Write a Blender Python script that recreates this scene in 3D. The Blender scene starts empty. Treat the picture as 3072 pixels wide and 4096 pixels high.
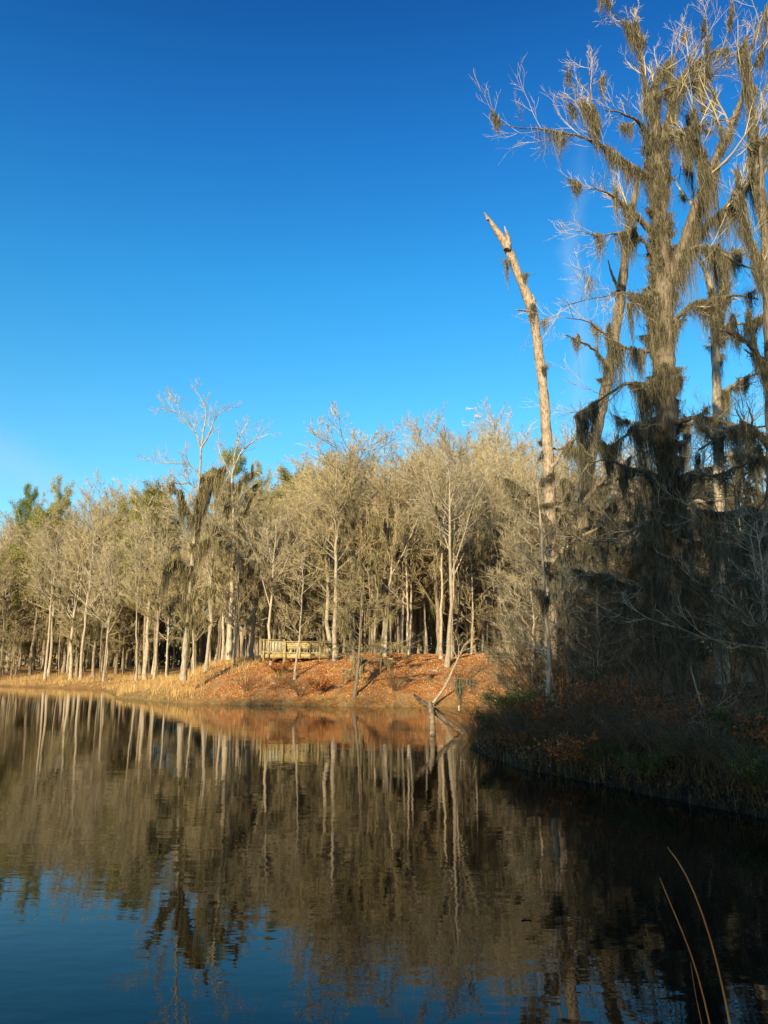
import bpy, math
import numpy as np
from mathutils import Vector, Matrix

S = bpy.context.scene
COL = S.collection
R = math.radians

# ------------------------------------------------------------------ camera, sky, sun
F = 3148.0            # focal length in photo pixels (photo 3072 x 4096)
PITCH = math.atan((2680 - 2048) / F)
CAMZ = 2.0
cd = bpy.data.cameras.new('camera')
cam = bpy.data.objects.new('camera', cd)
COL.objects.link(cam)
cam.location = (0, 0, CAMZ)
cam.rotation_euler = (R(90) + PITCH, 0, 0)
cd.sensor_fit = 'VERTICAL'
cd.sensor_height = 24.0
cd.lens = 24.0 * F / 4096
cd.clip_end = 4000
cd.clip_start = 0.05
S.camera = cam

SUN_AZ, SUN_EL = 21.0, 17.0      # direction the light travels (clockwise from +Y), height of the sun
w = bpy.data.worlds.new('World')
S.world = w
w.use_nodes = True
nt = w.node_tree
nt.nodes.clear()
N = nt.nodes.new
wo = N('ShaderNodeOutputWorld'); bg = N('ShaderNodeBackground'); sky = N('ShaderNodeTexSky')
sky.sky_type = 'NISHITA'; sky.sun_disc = False
sky.sun_elevation = R(SUN_EL); sky.sun_rotation = R(180 + SUN_AZ)
sky.altitude = 0; sky.air_density = 1.0; sky.dust_density = 0.25; sky.ozone_density = 4.0
hs = N('ShaderNodeHueSaturation'); hs.inputs['Saturation'].default_value = 1.25
hs.inputs['Hue'].default_value = 0.5
bg.inputs['Strength'].default_value = 0.105
# faint wisps of high cloud: a thin trail low on the right and a veil low on the left
tc = N('ShaderNodeTexCoord'); sx = N('ShaderNodeSeparateXYZ')
nt.links.new(tc.outputs['Generated'], sx.inputs[0])
def wm(op, a, b=None, c=None):
    n = nt.nodes.new('ShaderNodeMath'); n.operation = op
    for i, v in enumerate((a, b, c)):
        if v is None: continue
        if isinstance(v, (int, float)): n.inputs[i].default_value = v
        else: nt.links.new(v, n.inputs[i])
    return n.outputs[0]
az = wm('ARCTAN2', sx.outputs[0], sx.outputs[1]); el = wm('ARCSINE', sx.outputs[2])
noi = N('ShaderNodeTexNoise'); noi.inputs['Scale'].default_value = 9.0; noi.inputs['Detail'].default_value = 7.0
nt.links.new(tc.outputs['Generated'], noi.inputs['Vector'])
nz = noi.outputs['Fac']
ctr = wm('ADD', wm('MULTIPLY', el, 0.085), 0.222)
dd = wm('ADD', wm('SUBTRACT', az, ctr), wm('MULTIPLY', wm('SUBTRACT', nz, 0.5), 0.08))
core = wm('EXPONENT', wm('MULTIPLY', wm('MULTIPLY', dd, dd), -7000.0))
lo = wm('SMOOTH_MIN', wm('MAXIMUM', wm('MULTIPLY', wm('SUBTRACT', el, 0.2), 6.0), 0.0), 1.0, 0.2)
hi = wm('MAXIMUM', wm('MINIMUM', wm('MULTIPLY', wm('SUBTRACT', 0.66, el), 4.0), 1.0), 0.0)
trail = wm('MULTIPLY', wm('MULTIPLY', core, lo), hi)
d2 = wm('ADD', wm('SUBTRACT', el, wm('ADD', 0.235, wm('MULTIPLY', wm('ADD', az, 0.45), -0.5))), wm('MULTIPLY', wm('SUBTRACT', nz, 0.5), 0.06))
veil = wm('MULTIPLY', wm('EXPONENT', wm('MULTIPLY', wm('MULTIPLY', d2, d2), -1500.0)), wm('MINIMUM', wm('MAXIMUM', wm('MULTIPLY', wm('SUBTRACT', -0.25, az), 5.0), 0.0), 1.0))
wisp = wm('MULTIPLY', wm('ADD', wm('MULTIPLY', trail, 0.3), wm('MULTIPLY', veil, 0.3)), wm('MULTIPLY', nz, 1.6))
mixw = N('ShaderNodeMixRGB'); mixw.inputs[2].default_value = (3.2, 4.6, 6.0, 1)
# deepen towards the zenith and deepen the blue
gm = N('ShaderNodeMixRGB'); gm.blend_type = 'MULTIPLY'; gm.inputs[0].default_value = 1.0
elr = N('ShaderNodeValToRGB'); _e = elr.color_ramp.elements
while len(_e) < 6: _e.new(.5)
for _x, (_p, _c) in zip(_e, [(.0, (.95, .84, .66)), (.24, (.92, .84, .66)), (.314, (.86, .86, .68)), (.48, (.60, .80, .72)), (.64, (.44, .59, .66)), (.78, (.31, .40, .52))]):
    _x.position = _p; _x.color = (*_c, 1)
hs.inputs['Value'].default_value = 2.12
nt.links.new(el, elr.inputs[0]); nt.links.new(elr.outputs[0], gm.inputs[2])
nt.links.new(sky.outputs[0], hs.inputs['Color']); nt.links.new(hs.outputs[0], gm.inputs[1])
nt.links.new(gm.outputs[0], mixw.inputs[1]); nt.links.new(wisp, mixw.inputs[0])
nt.links.new(mixw.outputs[0], bg.inputs['Color']); nt.links.new(bg.outputs[0], wo.inputs['Surface'])

sd = bpy.data.lights.new('sun', 'SUN'); sd.energy = 5.0; sd.angle = R(0.5); sd.color = (1.0, 0.84, 0.55)
so = bpy.data.objects.new('sun', sd); COL.objects.link(so)
ldir = Vector((math.sin(R(SUN_AZ)) * math.cos(R(SUN_EL)), math.cos(R(SUN_AZ)) * math.cos(R(SUN_EL)), -math.sin(R(SUN_EL))))
so.rotation_euler = ldir.to_track_quat('-Z', 'Y').to_euler()
so.location = (-20, -50, 30)
S.view_settings.view_transform = 'Standard'; S.view_settings.look = 'None'
S.view_settings.exposure = 0.6; S.view_settings.gamma = 1.0
S.cycles.max_bounces = 6; S.cycles.diffuse_bounces = 2; S.cycles.glossy_bounces = 2
S.cycles.transmission_bounces = 2; S.cycles.transparent_max_bounces = 4

# ------------------------------------------------------------------ helpers
cp, sp = math.cos(PITCH), math.sin(PITCH)
def ray(px, py):
    x = (px - 1536) / F; y = (2048 - py) / F
    return np.array([x, cp - sp * y, sp + cp * y])
def at(px, py, Y):
    d = ray(px, py); return np.array([0, 0, CAMZ]) + d * (Y / d[1])

def tag(o, label=None, cat=None, group=None, kind=None):
    if label: o['label'] = label
    if cat: o['category'] = cat
    if group: o['group'] = group
    if kind: o['kind'] = kind
    return o
def empty(name, loc=(0, 0, 0), rz=0):
    o = bpy.data.objects.new(name, None); o.empty_display_size = 0.3
    o.location = loc; o.rotation_euler = (0, 0, rz); COL.objects.link(o); return o

def norm(v): return v / np.maximum(np.linalg.norm(v, axis=-1, keepdims=True), 1e-9)

class MB:
    """collects vertices and faces, links them as one mesh"""
    def __init__(s): s.v = []; s.q = []; s.t = []; s.n = 0
    def add(s, V, Q=None, T=None):
        V = np.asarray(V, float).reshape(-1, 3)
        if Q is not None and len(Q): s.q.append(np.asarray(Q).reshape(-1, 4) + s.n)
        if T is not None and len(T): s.t.append(np.asarray(T).reshape(-1, 3) + s.n)
        s.v.append(V); s.n += len(V)
    def tubes(s, P, Rd, k=3, rough=0, rng=None):
        P = np.asarray(P, float); Rd = np.asarray(Rd, float)
        if P.ndim == 2: P = P[None]; Rd = Rd[None]
        n, m, _ = P.shape
        T = np.empty_like(P); T[:, 1:-1] = P[:, 2:] - P[:, :-2]; T[:, 0] = P[:, 1] - P[:, 0]; T[:, -1] = P[:, -1] - P[:, -2]
        T = norm(T)
        mean = norm(P[:, -1] - P[:, 0]); ax = np.eye(3)[np.argmin(np.abs(mean), axis=1)]
        U = norm(np.cross(T, ax[:, None, :])); V = np.cross(T, U)
        a = np.arange(k) * 2 * np.pi / k
        rr = Rd[..., None] * np.ones(k)
        if rough and rng is not None:
            rr = rr * (1 + rough * rng.standard_normal(rr.shape))
        ring = P[:, :, None, :] + rr[..., None] * (np.cos(a)[:, None] * U[:, :, None, :] + np.sin(a)[:, None] * V[:, :, None, :])
        i = np.arange(n)[:, None, None]; j = np.arange(m - 1)[None, :, None]; l = np.arange(k)[None, None, :]
        b = (i * m + j) * k; l2 = (l + 1) % k
        Q = np.stack([b + l, b + l2, b + k + l2, b + k + l], -1)
        s.add(ring, Q)
        if k > 4:
            base = s.n - n * m * k
            for e in (0, m - 1):
                c = P[:, e]; off = s.n
                s.v.append(c); s.n += n
                ii = np.arange(n)[:, None]; lls = np.arange(k)[None, :]
                r0 = base + (ii * m + e) * k
                f = np.stack([off + ii + 0 * lls, r0 + lls, r0 + (lls + 1) % k], -1)
                s.t.append(f.reshape(-1, 3))
    def ribbons(s, P, W, rng):
        n, m, _ = P.shape
        a = rng.uniform(0, 2 * np.pi, n); d = np.stack([np.cos(a), np.sin(a), np.zeros(n)], -1)[:, None, :]
        A = P + d * W[..., None] * .5; B = P - d * W[..., None] * .5
        V = np.stack([A, B], 2)
        i = np.arange(n)[:, None]; j = np.arange(m - 1)[None, :]; b = (i * m + j) * 2
        s.add(V, np.stack([b, b + 1, b + 3, b + 2], -1))
    def leaves(s, C, size, rng, asp=0.6, flat=0.0):
        C = np.asarray(C); n = len(C)
        a = norm(rng.standard_normal((n, 3)) * np.array([1, 1, 1 - flat])); b = norm(np.cross(a, norm(rng.standard_normal((n, 3)) * np.array([1, 1, 1 - flat * .5]))))
        sz = size * rng.uniform(.6, 1.3, (n, 1))
        V = np.stack([C - a * sz * .5, C + b * sz * asp * .5, C + a * sz * .5, C - b * sz * asp * .5], 1)
        s.add(V, np.arange(n * 4).reshape(n, 4))
    def box(s, x0, y0, z0, x1, y1, z1, M=None):
        V = np.array([[x, y, z] for x in (x0, x1) for y in (y0, y1) for z in (z0, z1)], float)
        if M is not None: V = np.array([M @ Vector(v) for v in V])
        s.add(V, [[0, 1, 3, 2], [4, 6, 7, 5], [0, 4, 5, 1], [2, 3, 7, 6], [0, 2, 6, 4], [1, 5, 7, 3]])
    def build(s, name, mat, parent=None, smooth=False, link=True):
        V = np.concatenate(s.v); me = bpy.data.meshes.new(name)
        Q = np.concatenate(s.q) if s.q else np.zeros((0, 4), int); T = np.concatenate(s.t) if s.t else np.zeros((0, 3), int)
        me.vertices.add(len(V)); me.vertices.foreach_set('co', V.astype(np.float32).ravel())
        me.loops.add(Q.size + T.size)
        me.loops.foreach_set('vertex_index', np.concatenate([Q.ravel(), T.ravel()]).astype(np.int32))
        st = np.concatenate([np.arange(len(Q)) * 4, Q.size + np.arange(len(T)) * 3]).astype(np.int32)
        me.polygons.add(len(st)); me.polygons.foreach_set('loop_start', st)
        if smooth: me.polygons.foreach_set('use_smooth', np.ones(len(st), bool))
        me.update(calc_edges=True); me.validate()
        me.materials.append(mat)
        o = bpy.data.objects.new(name, me); COL.objects.link(o)
        if parent: o.parent = parent
        return o

def resample(P, k, Rd=None, sm=1):
    P = np.asarray(P, float); d = np.r_[0, np.cumsum(np.linalg.norm(np.diff(P, axis=0), axis=1))]
    t = np.linspace(0, d[-1], k)
    Q = np.stack([np.interp(t, d, P[:, i]) for i in range(3)], 1)
    for _ in range(sm):
        Q[1:-1] = Q[1:-1] * .5 + (Q[:-2] + Q[2:]) * .25
    if Rd is None: return Q
    return Q, np.interp(t, d, Rd)

def grow(rng, P, Rd, m, t0, t1, lr, ang, k=5, up=0.0, wig=0.12, rr=0.55, taper=0.4, rmin=0.004, tl=0.5, pl=None):
    n, kp, _ = P.shape
    idx = np.repeat(np.arange(n), m); NN = len(idx)
    t = t0 + (t1 - t0) * ((np.tile(np.arange(m), n) + rng.random(NN)) / m)
    f = t * (kp - 1); i = np.clip(f.astype(int), 0, kp - 2); u = (f - i)[:, None]
    st = P[idx, i] * (1 - u) + P[idx, i + 1] * u
    tan = norm(P[idx, i + 1] - P[idx, i]); rs = Rd[idx, i] * (1 - u[:, 0]) + Rd[idx, i + 1] * u[:, 0]
    L0 = np.linalg.norm(np.diff(P, axis=1), axis=2).sum(1)[idx] if pl is None else np.full(NN, pl)
    a = norm(np.cross(tan, rng.standard_normal((NN, 3))))
    an = (ang * rng.uniform(.65, 1.3, NN))[:, None]
    d = norm(tan * np.cos(an) + a * np.sin(an))
    L = L0 * lr * (1 - tl * t) * rng.uniform(.65, 1.3, NN)
    pts = [st]; p = st
    for _ in range(k - 1):
        d = norm(d + wig * rng.standard_normal((NN, 3)) + np.array([0, 0, up]))
        p = p + d * (L / (k - 1))[:, None]; pts.append(p)
    r0 = np.maximum(rs * rr * rng.uniform(.8, 1.15, NN), rmin)
    R2 = np.maximum(r0[:, None] * np.linspace(1, taper, k)[None], rmin * .6)
    return np.stack(pts, 1), R2

def hang_moss(rng, mb, P, Rd, count, length, width, strands, sw=0.02, t0=0.1, k=4, big=1.5):
    """hanging strands below random places on the given branches"""
    n, kp, _ = P.shape
    L = np.linalg.norm(np.diff(P, axis=1), axis=2).sum(1); pr = L / L.sum()
    nc = max(1, count // 6); ci = rng.choice(n, nc, p=pr); ct = rng.beta(1.1, big, nc) * (1 - t0) + t0; cl_ = np.minimum(rng.lognormal(0, .45, nc), 1.9); w_ = rng.integers(0, nc, count)
    idx = ci[w_]; t = np.clip(ct[w_] + rng.normal(0, .035, count), 0, 1); f = t * (kp - 1); i = np.clip(f.astype(int), 0, kp - 2); u = (f - i)[:, None]
    st = P[idx, i] * (1 - u) + P[idx, i + 1] * u; tan = norm(P[idx, i + 1] - P[idx, i])
    ll = length * cl_[w_] * rng.lognormal(0, .3, count)
    ww = width * rng.uniform(.5, 1.5, count)
    c = np.repeat(np.arange(count), strands); m = len(c)
    along = rng.standard_normal(m) * ww[c]
    o = tan[c] * along[:, None]; o[:, :2] += rng.standard_normal((m, 2)) * ww[c][:, None] * .35
    s0 = st[c] + o
    l2 = ll[c] * rng.uniform(.35, 1.1, m) * np.exp(-np.abs(along) / (ww[c] * 2.2))
    conv = rng.uniform(.2, .7, count)[c]
    pts = []
    for j in range(k):
        q = j / (k - 1)
        p = s0.copy(); p[:, :2] -= (o[:, :2]) * (q * conv)[:, None]
        p[:, :2] += rng.standard_normal((m, 2)) * (.02 + .045 * q)
        p[:, 2] -= l2 * q; p[:, 2] += .04 * (q == 0)
        pts.append(p)
    PP = np.stack(pts, 1); W = sw * rng.uniform(.6, 1.5, (m, 1)) * np.linspace(1, .25, k)[None] * np.ones((m, 1))
    mb.ribbons(PP, W, rng)

# ------------------------------------------------------------------ materials
def mat(name, c1, c2, scale=4.0, rough=0.85, stretch=(1, 1, 1), bump=0.0, island=0.0, detail=6, obj=True, c3=None, spec=0.25, bscale=None, trans=0.0, orand=0.0):
    m = bpy.data.materials.new(name); m.use_nodes = True; t = m.node_tree; b = t.nodes['Principled BSDF']
    b.inputs['Roughness'].default_value = rough; b.inputs['Specular IOR Level'].default_value = spec
    tc = t.nodes.new('ShaderNodeTexCoord'); mp = t.nodes.new('ShaderNodeMapping'); mp.inputs['Scale'].default_value = stretch
    t.links.new(tc.outputs['Object'], mp.inputs[0])
    n = t.nodes.new('ShaderNodeTexNoise'); n.inputs['Scale'].default_value = scale; n.inputs['Detail'].default_value = detail
    t.links.new(mp.outputs[0], n.inputs['Vector'])
    cr = t.nodes.new('ShaderNodeValToRGB'); e = cr.color_ramp.elements
    e[0].position = .32; e[0].color = (*c1, 1); e[1].position = .68; e[1].color = (*c2, 1)
    if c3: x = cr.color_ramp.elements.new(.5); x.color = (*c3, 1)
    fac = n.outputs['Fac']
    if island:
        g = t.nodes.new('ShaderNodeNewGeometry'); mx = t.nodes.new('ShaderNodeMix'); mx.data_type = 'FLOAT'
        mx.inputs[0].default_value = island; t.links.new(fac, mx.inputs[2]); t.links.new(g.outputs['Random Per Island'], mx.inputs[3]); fac = mx.outputs[0]
    t.links.new(fac, cr.inputs[0]); out = cr.outputs[0]
    if orand:
        oi = t.nodes.new('ShaderNodeObjectInfo'); h = t.nodes.new('ShaderNodeHueSaturation')
        mr = t.nodes.new('ShaderNodeMapRange'); mr.inputs[3].default_value = 1 - orand; mr.inputs[4].default_value = 1 + orand
        t.links.new(oi.outputs['Random'], mr.inputs[0]); t.links.new(mr.outputs[0], h.inputs['Value']); t.links.new(out, h.inputs['Color']); out = h.outputs[0]
    t.links.new(out, b.inputs['Base Color'])
    if bump:
        n2 = t.nodes.new('ShaderNodeTexNoise'); n2.inputs['Scale'].default_value = bscale or scale * 2; n2.inputs['Detail'].default_value = 8
        t.links.new(mp.outputs[0], n2.inputs['Vector'])
        bp = t.nodes.new('ShaderNodeBump'); bp.inputs['Strength'].default_value = 1.0; bp.inputs['Distance'].default_value = bump
        t.links.new(n2.outputs['Fac'], bp.inputs['Height']); t.links.new(bp.outputs[0], b.inputs['Normal'])
    return m

M = {}
M['bark_pale'] = mat('pale bark', (.27, .21, .14), (.56, .47, .34), 5, stretch=(3, 3, .7), bump=.03, orand=.22)
M['bark_brown'] = mat('brown bark', (.13, .10, .07), (.36, .28, .19), 5, stretch=(3, 3, .6), bump=.04, orand=.2)
M['bark_old'] = mat('old furrowed bark', (.06, .048, .032), (.28, .22, .145), 6, stretch=(3.2, 3.2, .35), bump=.06, bscale=9, c3=(.19, .15, .10))
M['bark_snag'] = mat('weathered bark', (.20, .145, .10), (.52, .41, .29), 7, stretch=(2.2, 2.2, .8), bump=.035, bscale=14, c3=(.38, .29, .20))
M['twig'] = mat('pale twigs', (.30, .235, .115), (.62, .50, .27), 3, island=.6, orand=.15)
M['twig_grey'] = mat('grey twigs', (.31, .255, .155), (.62, .52, .34), 3, island=.6, orand=.15)
M['twig_far'] = mat('brown far twigs', (.20, .14, .07), (.46, .34, .19), .5, island=.6)
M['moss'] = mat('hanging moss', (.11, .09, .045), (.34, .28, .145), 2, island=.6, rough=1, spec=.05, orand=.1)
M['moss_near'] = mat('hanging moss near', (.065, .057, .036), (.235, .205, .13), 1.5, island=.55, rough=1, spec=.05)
M['needles'] = mat('pine needles', (.07, .11, .02), (.27, .30, .05), .6, island=.5, rough=.6, orand=.2)
M['needles_olive'] = mat('olive pine needles', (.13, .125, .03), (.38, .34, .09), .6, island=.5, rough=.6, orand=.2)
M['leaf_green'] = mat('green leaves', (.03, .045, .01), (.11, .13, .025), 2, island=.6, rough=.5)
M['leaf_dark'] = mat('evergreen leaves', (.02, .035, .01), (.06, .09, .02), 2, island=.6, rough=.5)
M['leaf_rust'] = mat('rusty dead leaves', (.20, .06, .015), (.50, .19, .05), 2, island=.7, rough=.7)
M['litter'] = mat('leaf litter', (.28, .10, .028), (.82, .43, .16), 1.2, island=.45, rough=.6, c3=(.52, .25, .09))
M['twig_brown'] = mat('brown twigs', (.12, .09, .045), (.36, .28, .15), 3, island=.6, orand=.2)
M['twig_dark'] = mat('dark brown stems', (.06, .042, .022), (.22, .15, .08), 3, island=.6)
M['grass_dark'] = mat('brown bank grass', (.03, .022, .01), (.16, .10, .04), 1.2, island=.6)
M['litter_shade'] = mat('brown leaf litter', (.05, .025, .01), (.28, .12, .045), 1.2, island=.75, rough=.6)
M['straw'] = mat('dry straw grass', (.32, .19, .06), (.66, .44, .18), 1.2, island=.6, rough=.7)
M['grass_green'] = mat('low green grass', (.09, .10, .015), (.28, .24, .05), 2, island=.6, rough=.7)
M['reed'] = mat('rusty grass stem', (.55, .17, .03), (.75, .30, .07), 20, rough=.5)
M['wood'] = mat('weathered deck timber', (.20, .15, .06), (.52, .42, .20), 5, stretch=(1, 1, 1), bump=.01, c3=(.38, .29, .13), orand=.12)
M['wood_lt'] = mat('pale deck timber', (.42, .36, .22), (.66, .60, .42), 8, orand=.1)
M['wood_grey'] = mat('dead grey wood', (.10, .075, .05), (.30, .24, .17), 9, stretch=(1, 1, 1), bump=.03)
M['white'] = mat('white painted board', (.62, .60, .55), (.78, .76, .70), 12, rough=.5)
M['dark'] = mat('dark print', (.03, .03, .03), (.06, .06, .06), 12)
M['white_plastic'] = mat('white plastic', (.8, .8, .78), (.9, .9, .88), 12, rough=.3, spec=.5)
M['red'] = mat('red plastic', (.4, .03, .02), (.5, .05, .03), 12, rough=.3)

# ------------------------------------------------------------------ terrain
WATER = np.array([(-400, 118), (-90, 108), (-50, 102), (-41, 95), (-30, 85), (-22.5, 68), (-19.6, 58.5), (-16, 54), (-12.6, 50), (-7.4, 46.9), (-2, 45.3), (2, 45),
    (6, 44.7), (8.6, 42.8), (9.2, 38), (6.8, 31.5), (3.9, 26.8), (2.5, 24.0), (2.35, 20.8), (2.75, 17.6), (3.75, 14.9), (4.55, 12.9), (5.6, 11.2), (7, 9.8),
    (8.6, 7), (7, 3.8), (3, 2.7), (-5, 2.4), (-20, 0), (-400, -12)], float)
def vnoise(x, y, s, seed=0):
    x = x / s + seed * 17.3; y = y / s + seed * 9.1
    xi = np.floor(x); yi = np.floor(y); fx = x - xi; fy = y - yi; fx = fx * fx * (3 - 2 * fx); fy = fy * fy * (3 - 2 * fy)
    h = lambda a, b: np.modf(np.abs(np.sin(a * 127.1 + b * 311.7) * 43758.5453))[0]
    return (h(xi, yi) * (1 - fx) + h(xi + 1, yi) * fx) * (1 - fy) + (h(xi, yi + 1) * (1 - fx) + h(xi + 1, yi + 1) * fx) * fy - .5
def inland(x, y):
    x = np.asarray(x, float); y = np.asarray(y, float); sh = x.shape; x = x.ravel(); y = y.ravel()
    best = np.full(len(x), 1e9); ins = np.zeros(len(x), bool); n = len(WATER)
    for i in range(n):
        a = WATER[i]; b = WATER[(i + 1) % n]; e = b - a
        t = np.clip(((x - a[0]) * e[0] + (y - a[1]) * e[1]) / (e @ e), 0, 1)
        best = np.minimum(best, np.hypot(x - a[0] - t * e[0], y - a[1] - t * e[1]))
        c = ((a[1] > y) != (b[1] > y)) & (x < (b[0] - a[0]) * (y - a[1]) / ((b[1] - a[1]) or 1e-9) + a[0]); ins ^= c
    s = np.where(ins, -best, best) + .5 * vnoise(x, y, 2.3, 1) + .25 * vnoise(x, y, .8, 2)
    return s.reshape(sh)
def sstep(v): v = np.clip(v, 0, 1); return v * v * (3 - 2 * v)
def terrain(x, y):
    x = np.asarray(x, float); y = np.asarray(y, float); s = inland(x, y)
    wl = sstep((-x - 12) / 10)                       # towards the far left
    near = sstep((8 - y) / 4)
    right = sstep((42 - y + .6 * (x - 7)) / 5) * (1 - near)
    C = 2.95 * (1 - wl) + 2.5 * wl; W = 11.5 * (1 - wl) + 30 * wl
    C = C * (1 - right) + 1.35 * right; W = W * (1 - right) + 8 * right
    C = C * (1 - near) + .35 * near; W = W * (1 - near) + 4 * near
    q = np.clip(s / W, 0, 1); ramp = 1 - (1 - q) ** 1.7
    land = .16 * np.clip(s / .3, 0, 1) + C * ramp + (.22 * vnoise(x, y, 3.1, 3) + .12 * vnoise(x, y, 1.1, 4)) * np.clip(s / 3, 0, 1)
    wet = np.maximum(s * .45, -2.0)
    return np.where(s > 0, land, wet)
def tz(x, y): return float(terrain(np.array([x]), np.array([y]))[0])
def ground_hit(px, py, y0=8.0, y1=140.0):
    d = ray(px, py); ys = np.arange(y0, y1, .1); P = np.array([0, 0, CAMZ]) + d[None] * (ys / d[1])[:, None]
    z = terrain(P[:, 0], P[:, 1]); k = np.where(P[:, 2] <= np.maximum(z, 0))[0]
    k = k[0] if len(k) else len(ys) - 1
    return np.array([P[k, 0], P[k, 1], z[k]])

def axis(a, b, st, lo, hi):
    c = list(np.arange(a, b, st)); d = st; v = c[-1]
    while v < hi: d *= 1.18; v += d; c.append(v)
    d = st; v = a
    while v > lo: d *= 1.18; v -= d; c.insert(0, v)
    return np.array(c)
gx = axis(-46, 24, .38, -1800, 1800); gy = axis(1, 72, .38, -900, 2200)
GX, GY = np.meshgrid(gx, gy, indexing='ij'); GZ = terrain(GX, GY)
nx_, ny_ = GX.shape
mb = MB(); i = np.arange(nx_ - 1)[:, None]; j = np.arange(ny_ - 1)[None]; b0 = i * ny_ + j
mb.add(np.stack([GX, GY, GZ], -1), np.stack([b0, b0 + ny_, b0 + ny_ + 1, b0 + 1], -1))
def ground_mat():
    m = bpy.data.materials.new('woodland ground'); m.use_nodes = True; t = m.node_tree; b = t.nodes['Principled BSDF']
    b.inputs['Roughness'].default_value = .9; b.inputs['Specular IOR Level'].default_value = .15
    g = t.nodes.new('ShaderNodeNewGeometry')
    def noise(sc, det=8):
        n = t.nodes.new('ShaderNodeTexNoise'); n.inputs['Scale'].default_value = sc; n.inputs['Detail'].default_value = det
        t.links.new(g.outputs['Position'], n.inputs['Vector']); return n.outputs['Fac']
    def ramp(f, a, ca, b_, cb):
        r = t.nodes.new('ShaderNodeValToRGB'); e = r.color_ramp.elements; e[0].position = a; e[0].color = (*ca, 1); e[1].position = b_; e[1].color = (*cb, 1)
        t.links.new(f, r.inputs[0]); return r.outputs[0]
    def mix(f, a, b_):
        n = t.nodes.new('ShaderNodeMixRGB'); t.links.new(f, n.inputs[0]); t.links.new(a, n.inputs[1]); t.links.new(b_, n.inputs[2]); return n.outputs[0]
    leaf = ramp(noise(7), .35, (.19, .07, .02), .65, (.52, .22, .07))
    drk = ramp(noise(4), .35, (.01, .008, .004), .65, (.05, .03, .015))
    straw = ramp(noise(3.5), .35, (.26, .14, .05), .65, (.58, .34, .13))
    green = ramp(noise(5), .35, (.05, .05, .012), .65, (.16, .13, .04))
    at_ = t.nodes.new('ShaderNodeAttribute'); at_.attribute_name = 'cover'
    sp_ = t.nodes.new('ShaderNodeSeparateColor'); t.links.new(at_.outputs['Color'], sp_.inputs[0])
    soil = ramp(noise(1.3), .46, (0, 0, 0), .6, (.75, .75, .75)); leaf = mix(soil, leaf, ramp(noise(5), .3, (.30, .17, .08), .7, (.50, .31, .15)))
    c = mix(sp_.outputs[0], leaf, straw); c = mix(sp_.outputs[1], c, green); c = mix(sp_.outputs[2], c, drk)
    t.links.new(c, b.inputs['Base Color'])
    bp = t.nodes.new('ShaderNodeBump'); bp.inputs['Distance'].default_value = .06; t.links.new(noise(9), bp.inputs['Height']); t.links.new(bp.outputs[0], b.inputs['Normal'])
    return m
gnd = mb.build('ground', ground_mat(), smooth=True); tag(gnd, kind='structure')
ss = inland(GX, GY)
strawf = np.clip(sstep((-GX - 9) / 6) * (.75 + 1.2 * vnoise(GX, GY, 4, 6)), 0, 1) * sstep((GY - 30) / 8)
greenf = sstep((GY - 38) / 4) * np.clip(sstep((1.0 - ss) / .9) + sstep((.18 - np.abs(vnoise(GX, GY, 5, 8) - .25)) / .1) * .35 * sstep((8 - ss) / 4), 0, 1) * .5
ca = gnd.data.color_attributes.new('cover', 'FLOAT_COLOR', 'POINT')
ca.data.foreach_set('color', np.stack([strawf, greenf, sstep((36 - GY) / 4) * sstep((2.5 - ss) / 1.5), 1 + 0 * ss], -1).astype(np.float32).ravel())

# water
m = bpy.data.materials.new('pond water'); m.use_nodes = True; t = m.node_tree; b = t.nodes['Principled BSDF']
b.inputs['Base Color'].default_value = (.0035, .0045, .0025, 1); b.inputs['Roughness'].default_value = .015; b.inputs['IOR'].default_value = 1.26
b.inputs['Specular IOR Level'].default_value = .5
g = t.nodes.new('ShaderNodeNewGeometry')
def wn(scx, scy, sc, det):
    mp = t.nodes.new('ShaderNodeMapping'); mp.inputs['Scale'].default_value = (scx, scy, 1); t.links.new(g.outputs['Position'], mp.inputs[0])
    n = t.nodes.new('ShaderNodeTexNoise'); n.inputs['Scale'].default_value = sc; n.inputs['Detail'].default_value = det; t.links.new(mp.outputs[0], n.inputs['Vector']); return n.outputs['Fac']
b1 = t.nodes.new('ShaderNodeBump'); b1.inputs['Distance'].default_value = .0045; t.links.new(wn(.55, 1, .9, 2), b1.inputs['Height'])
b2 = t.nodes.new('ShaderNodeBump'); b2.inputs['Distance'].default_value = .0013; t.links.new(wn(.6, 1.3, 4.5, 2), b2.inputs['Height'])
t.links.new(b1.outputs[0], b2.inputs['Normal']); t.links.new(b2.outputs[0], b.inputs['Normal'])
mb = MB(); mb.add([(-420, -60, 0), (60, -60, 0), (60, 130, 0), (-420, 130, 0)], [[0, 1, 2, 3]])
tag(mb.build('water', m), kind='structure')

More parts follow.
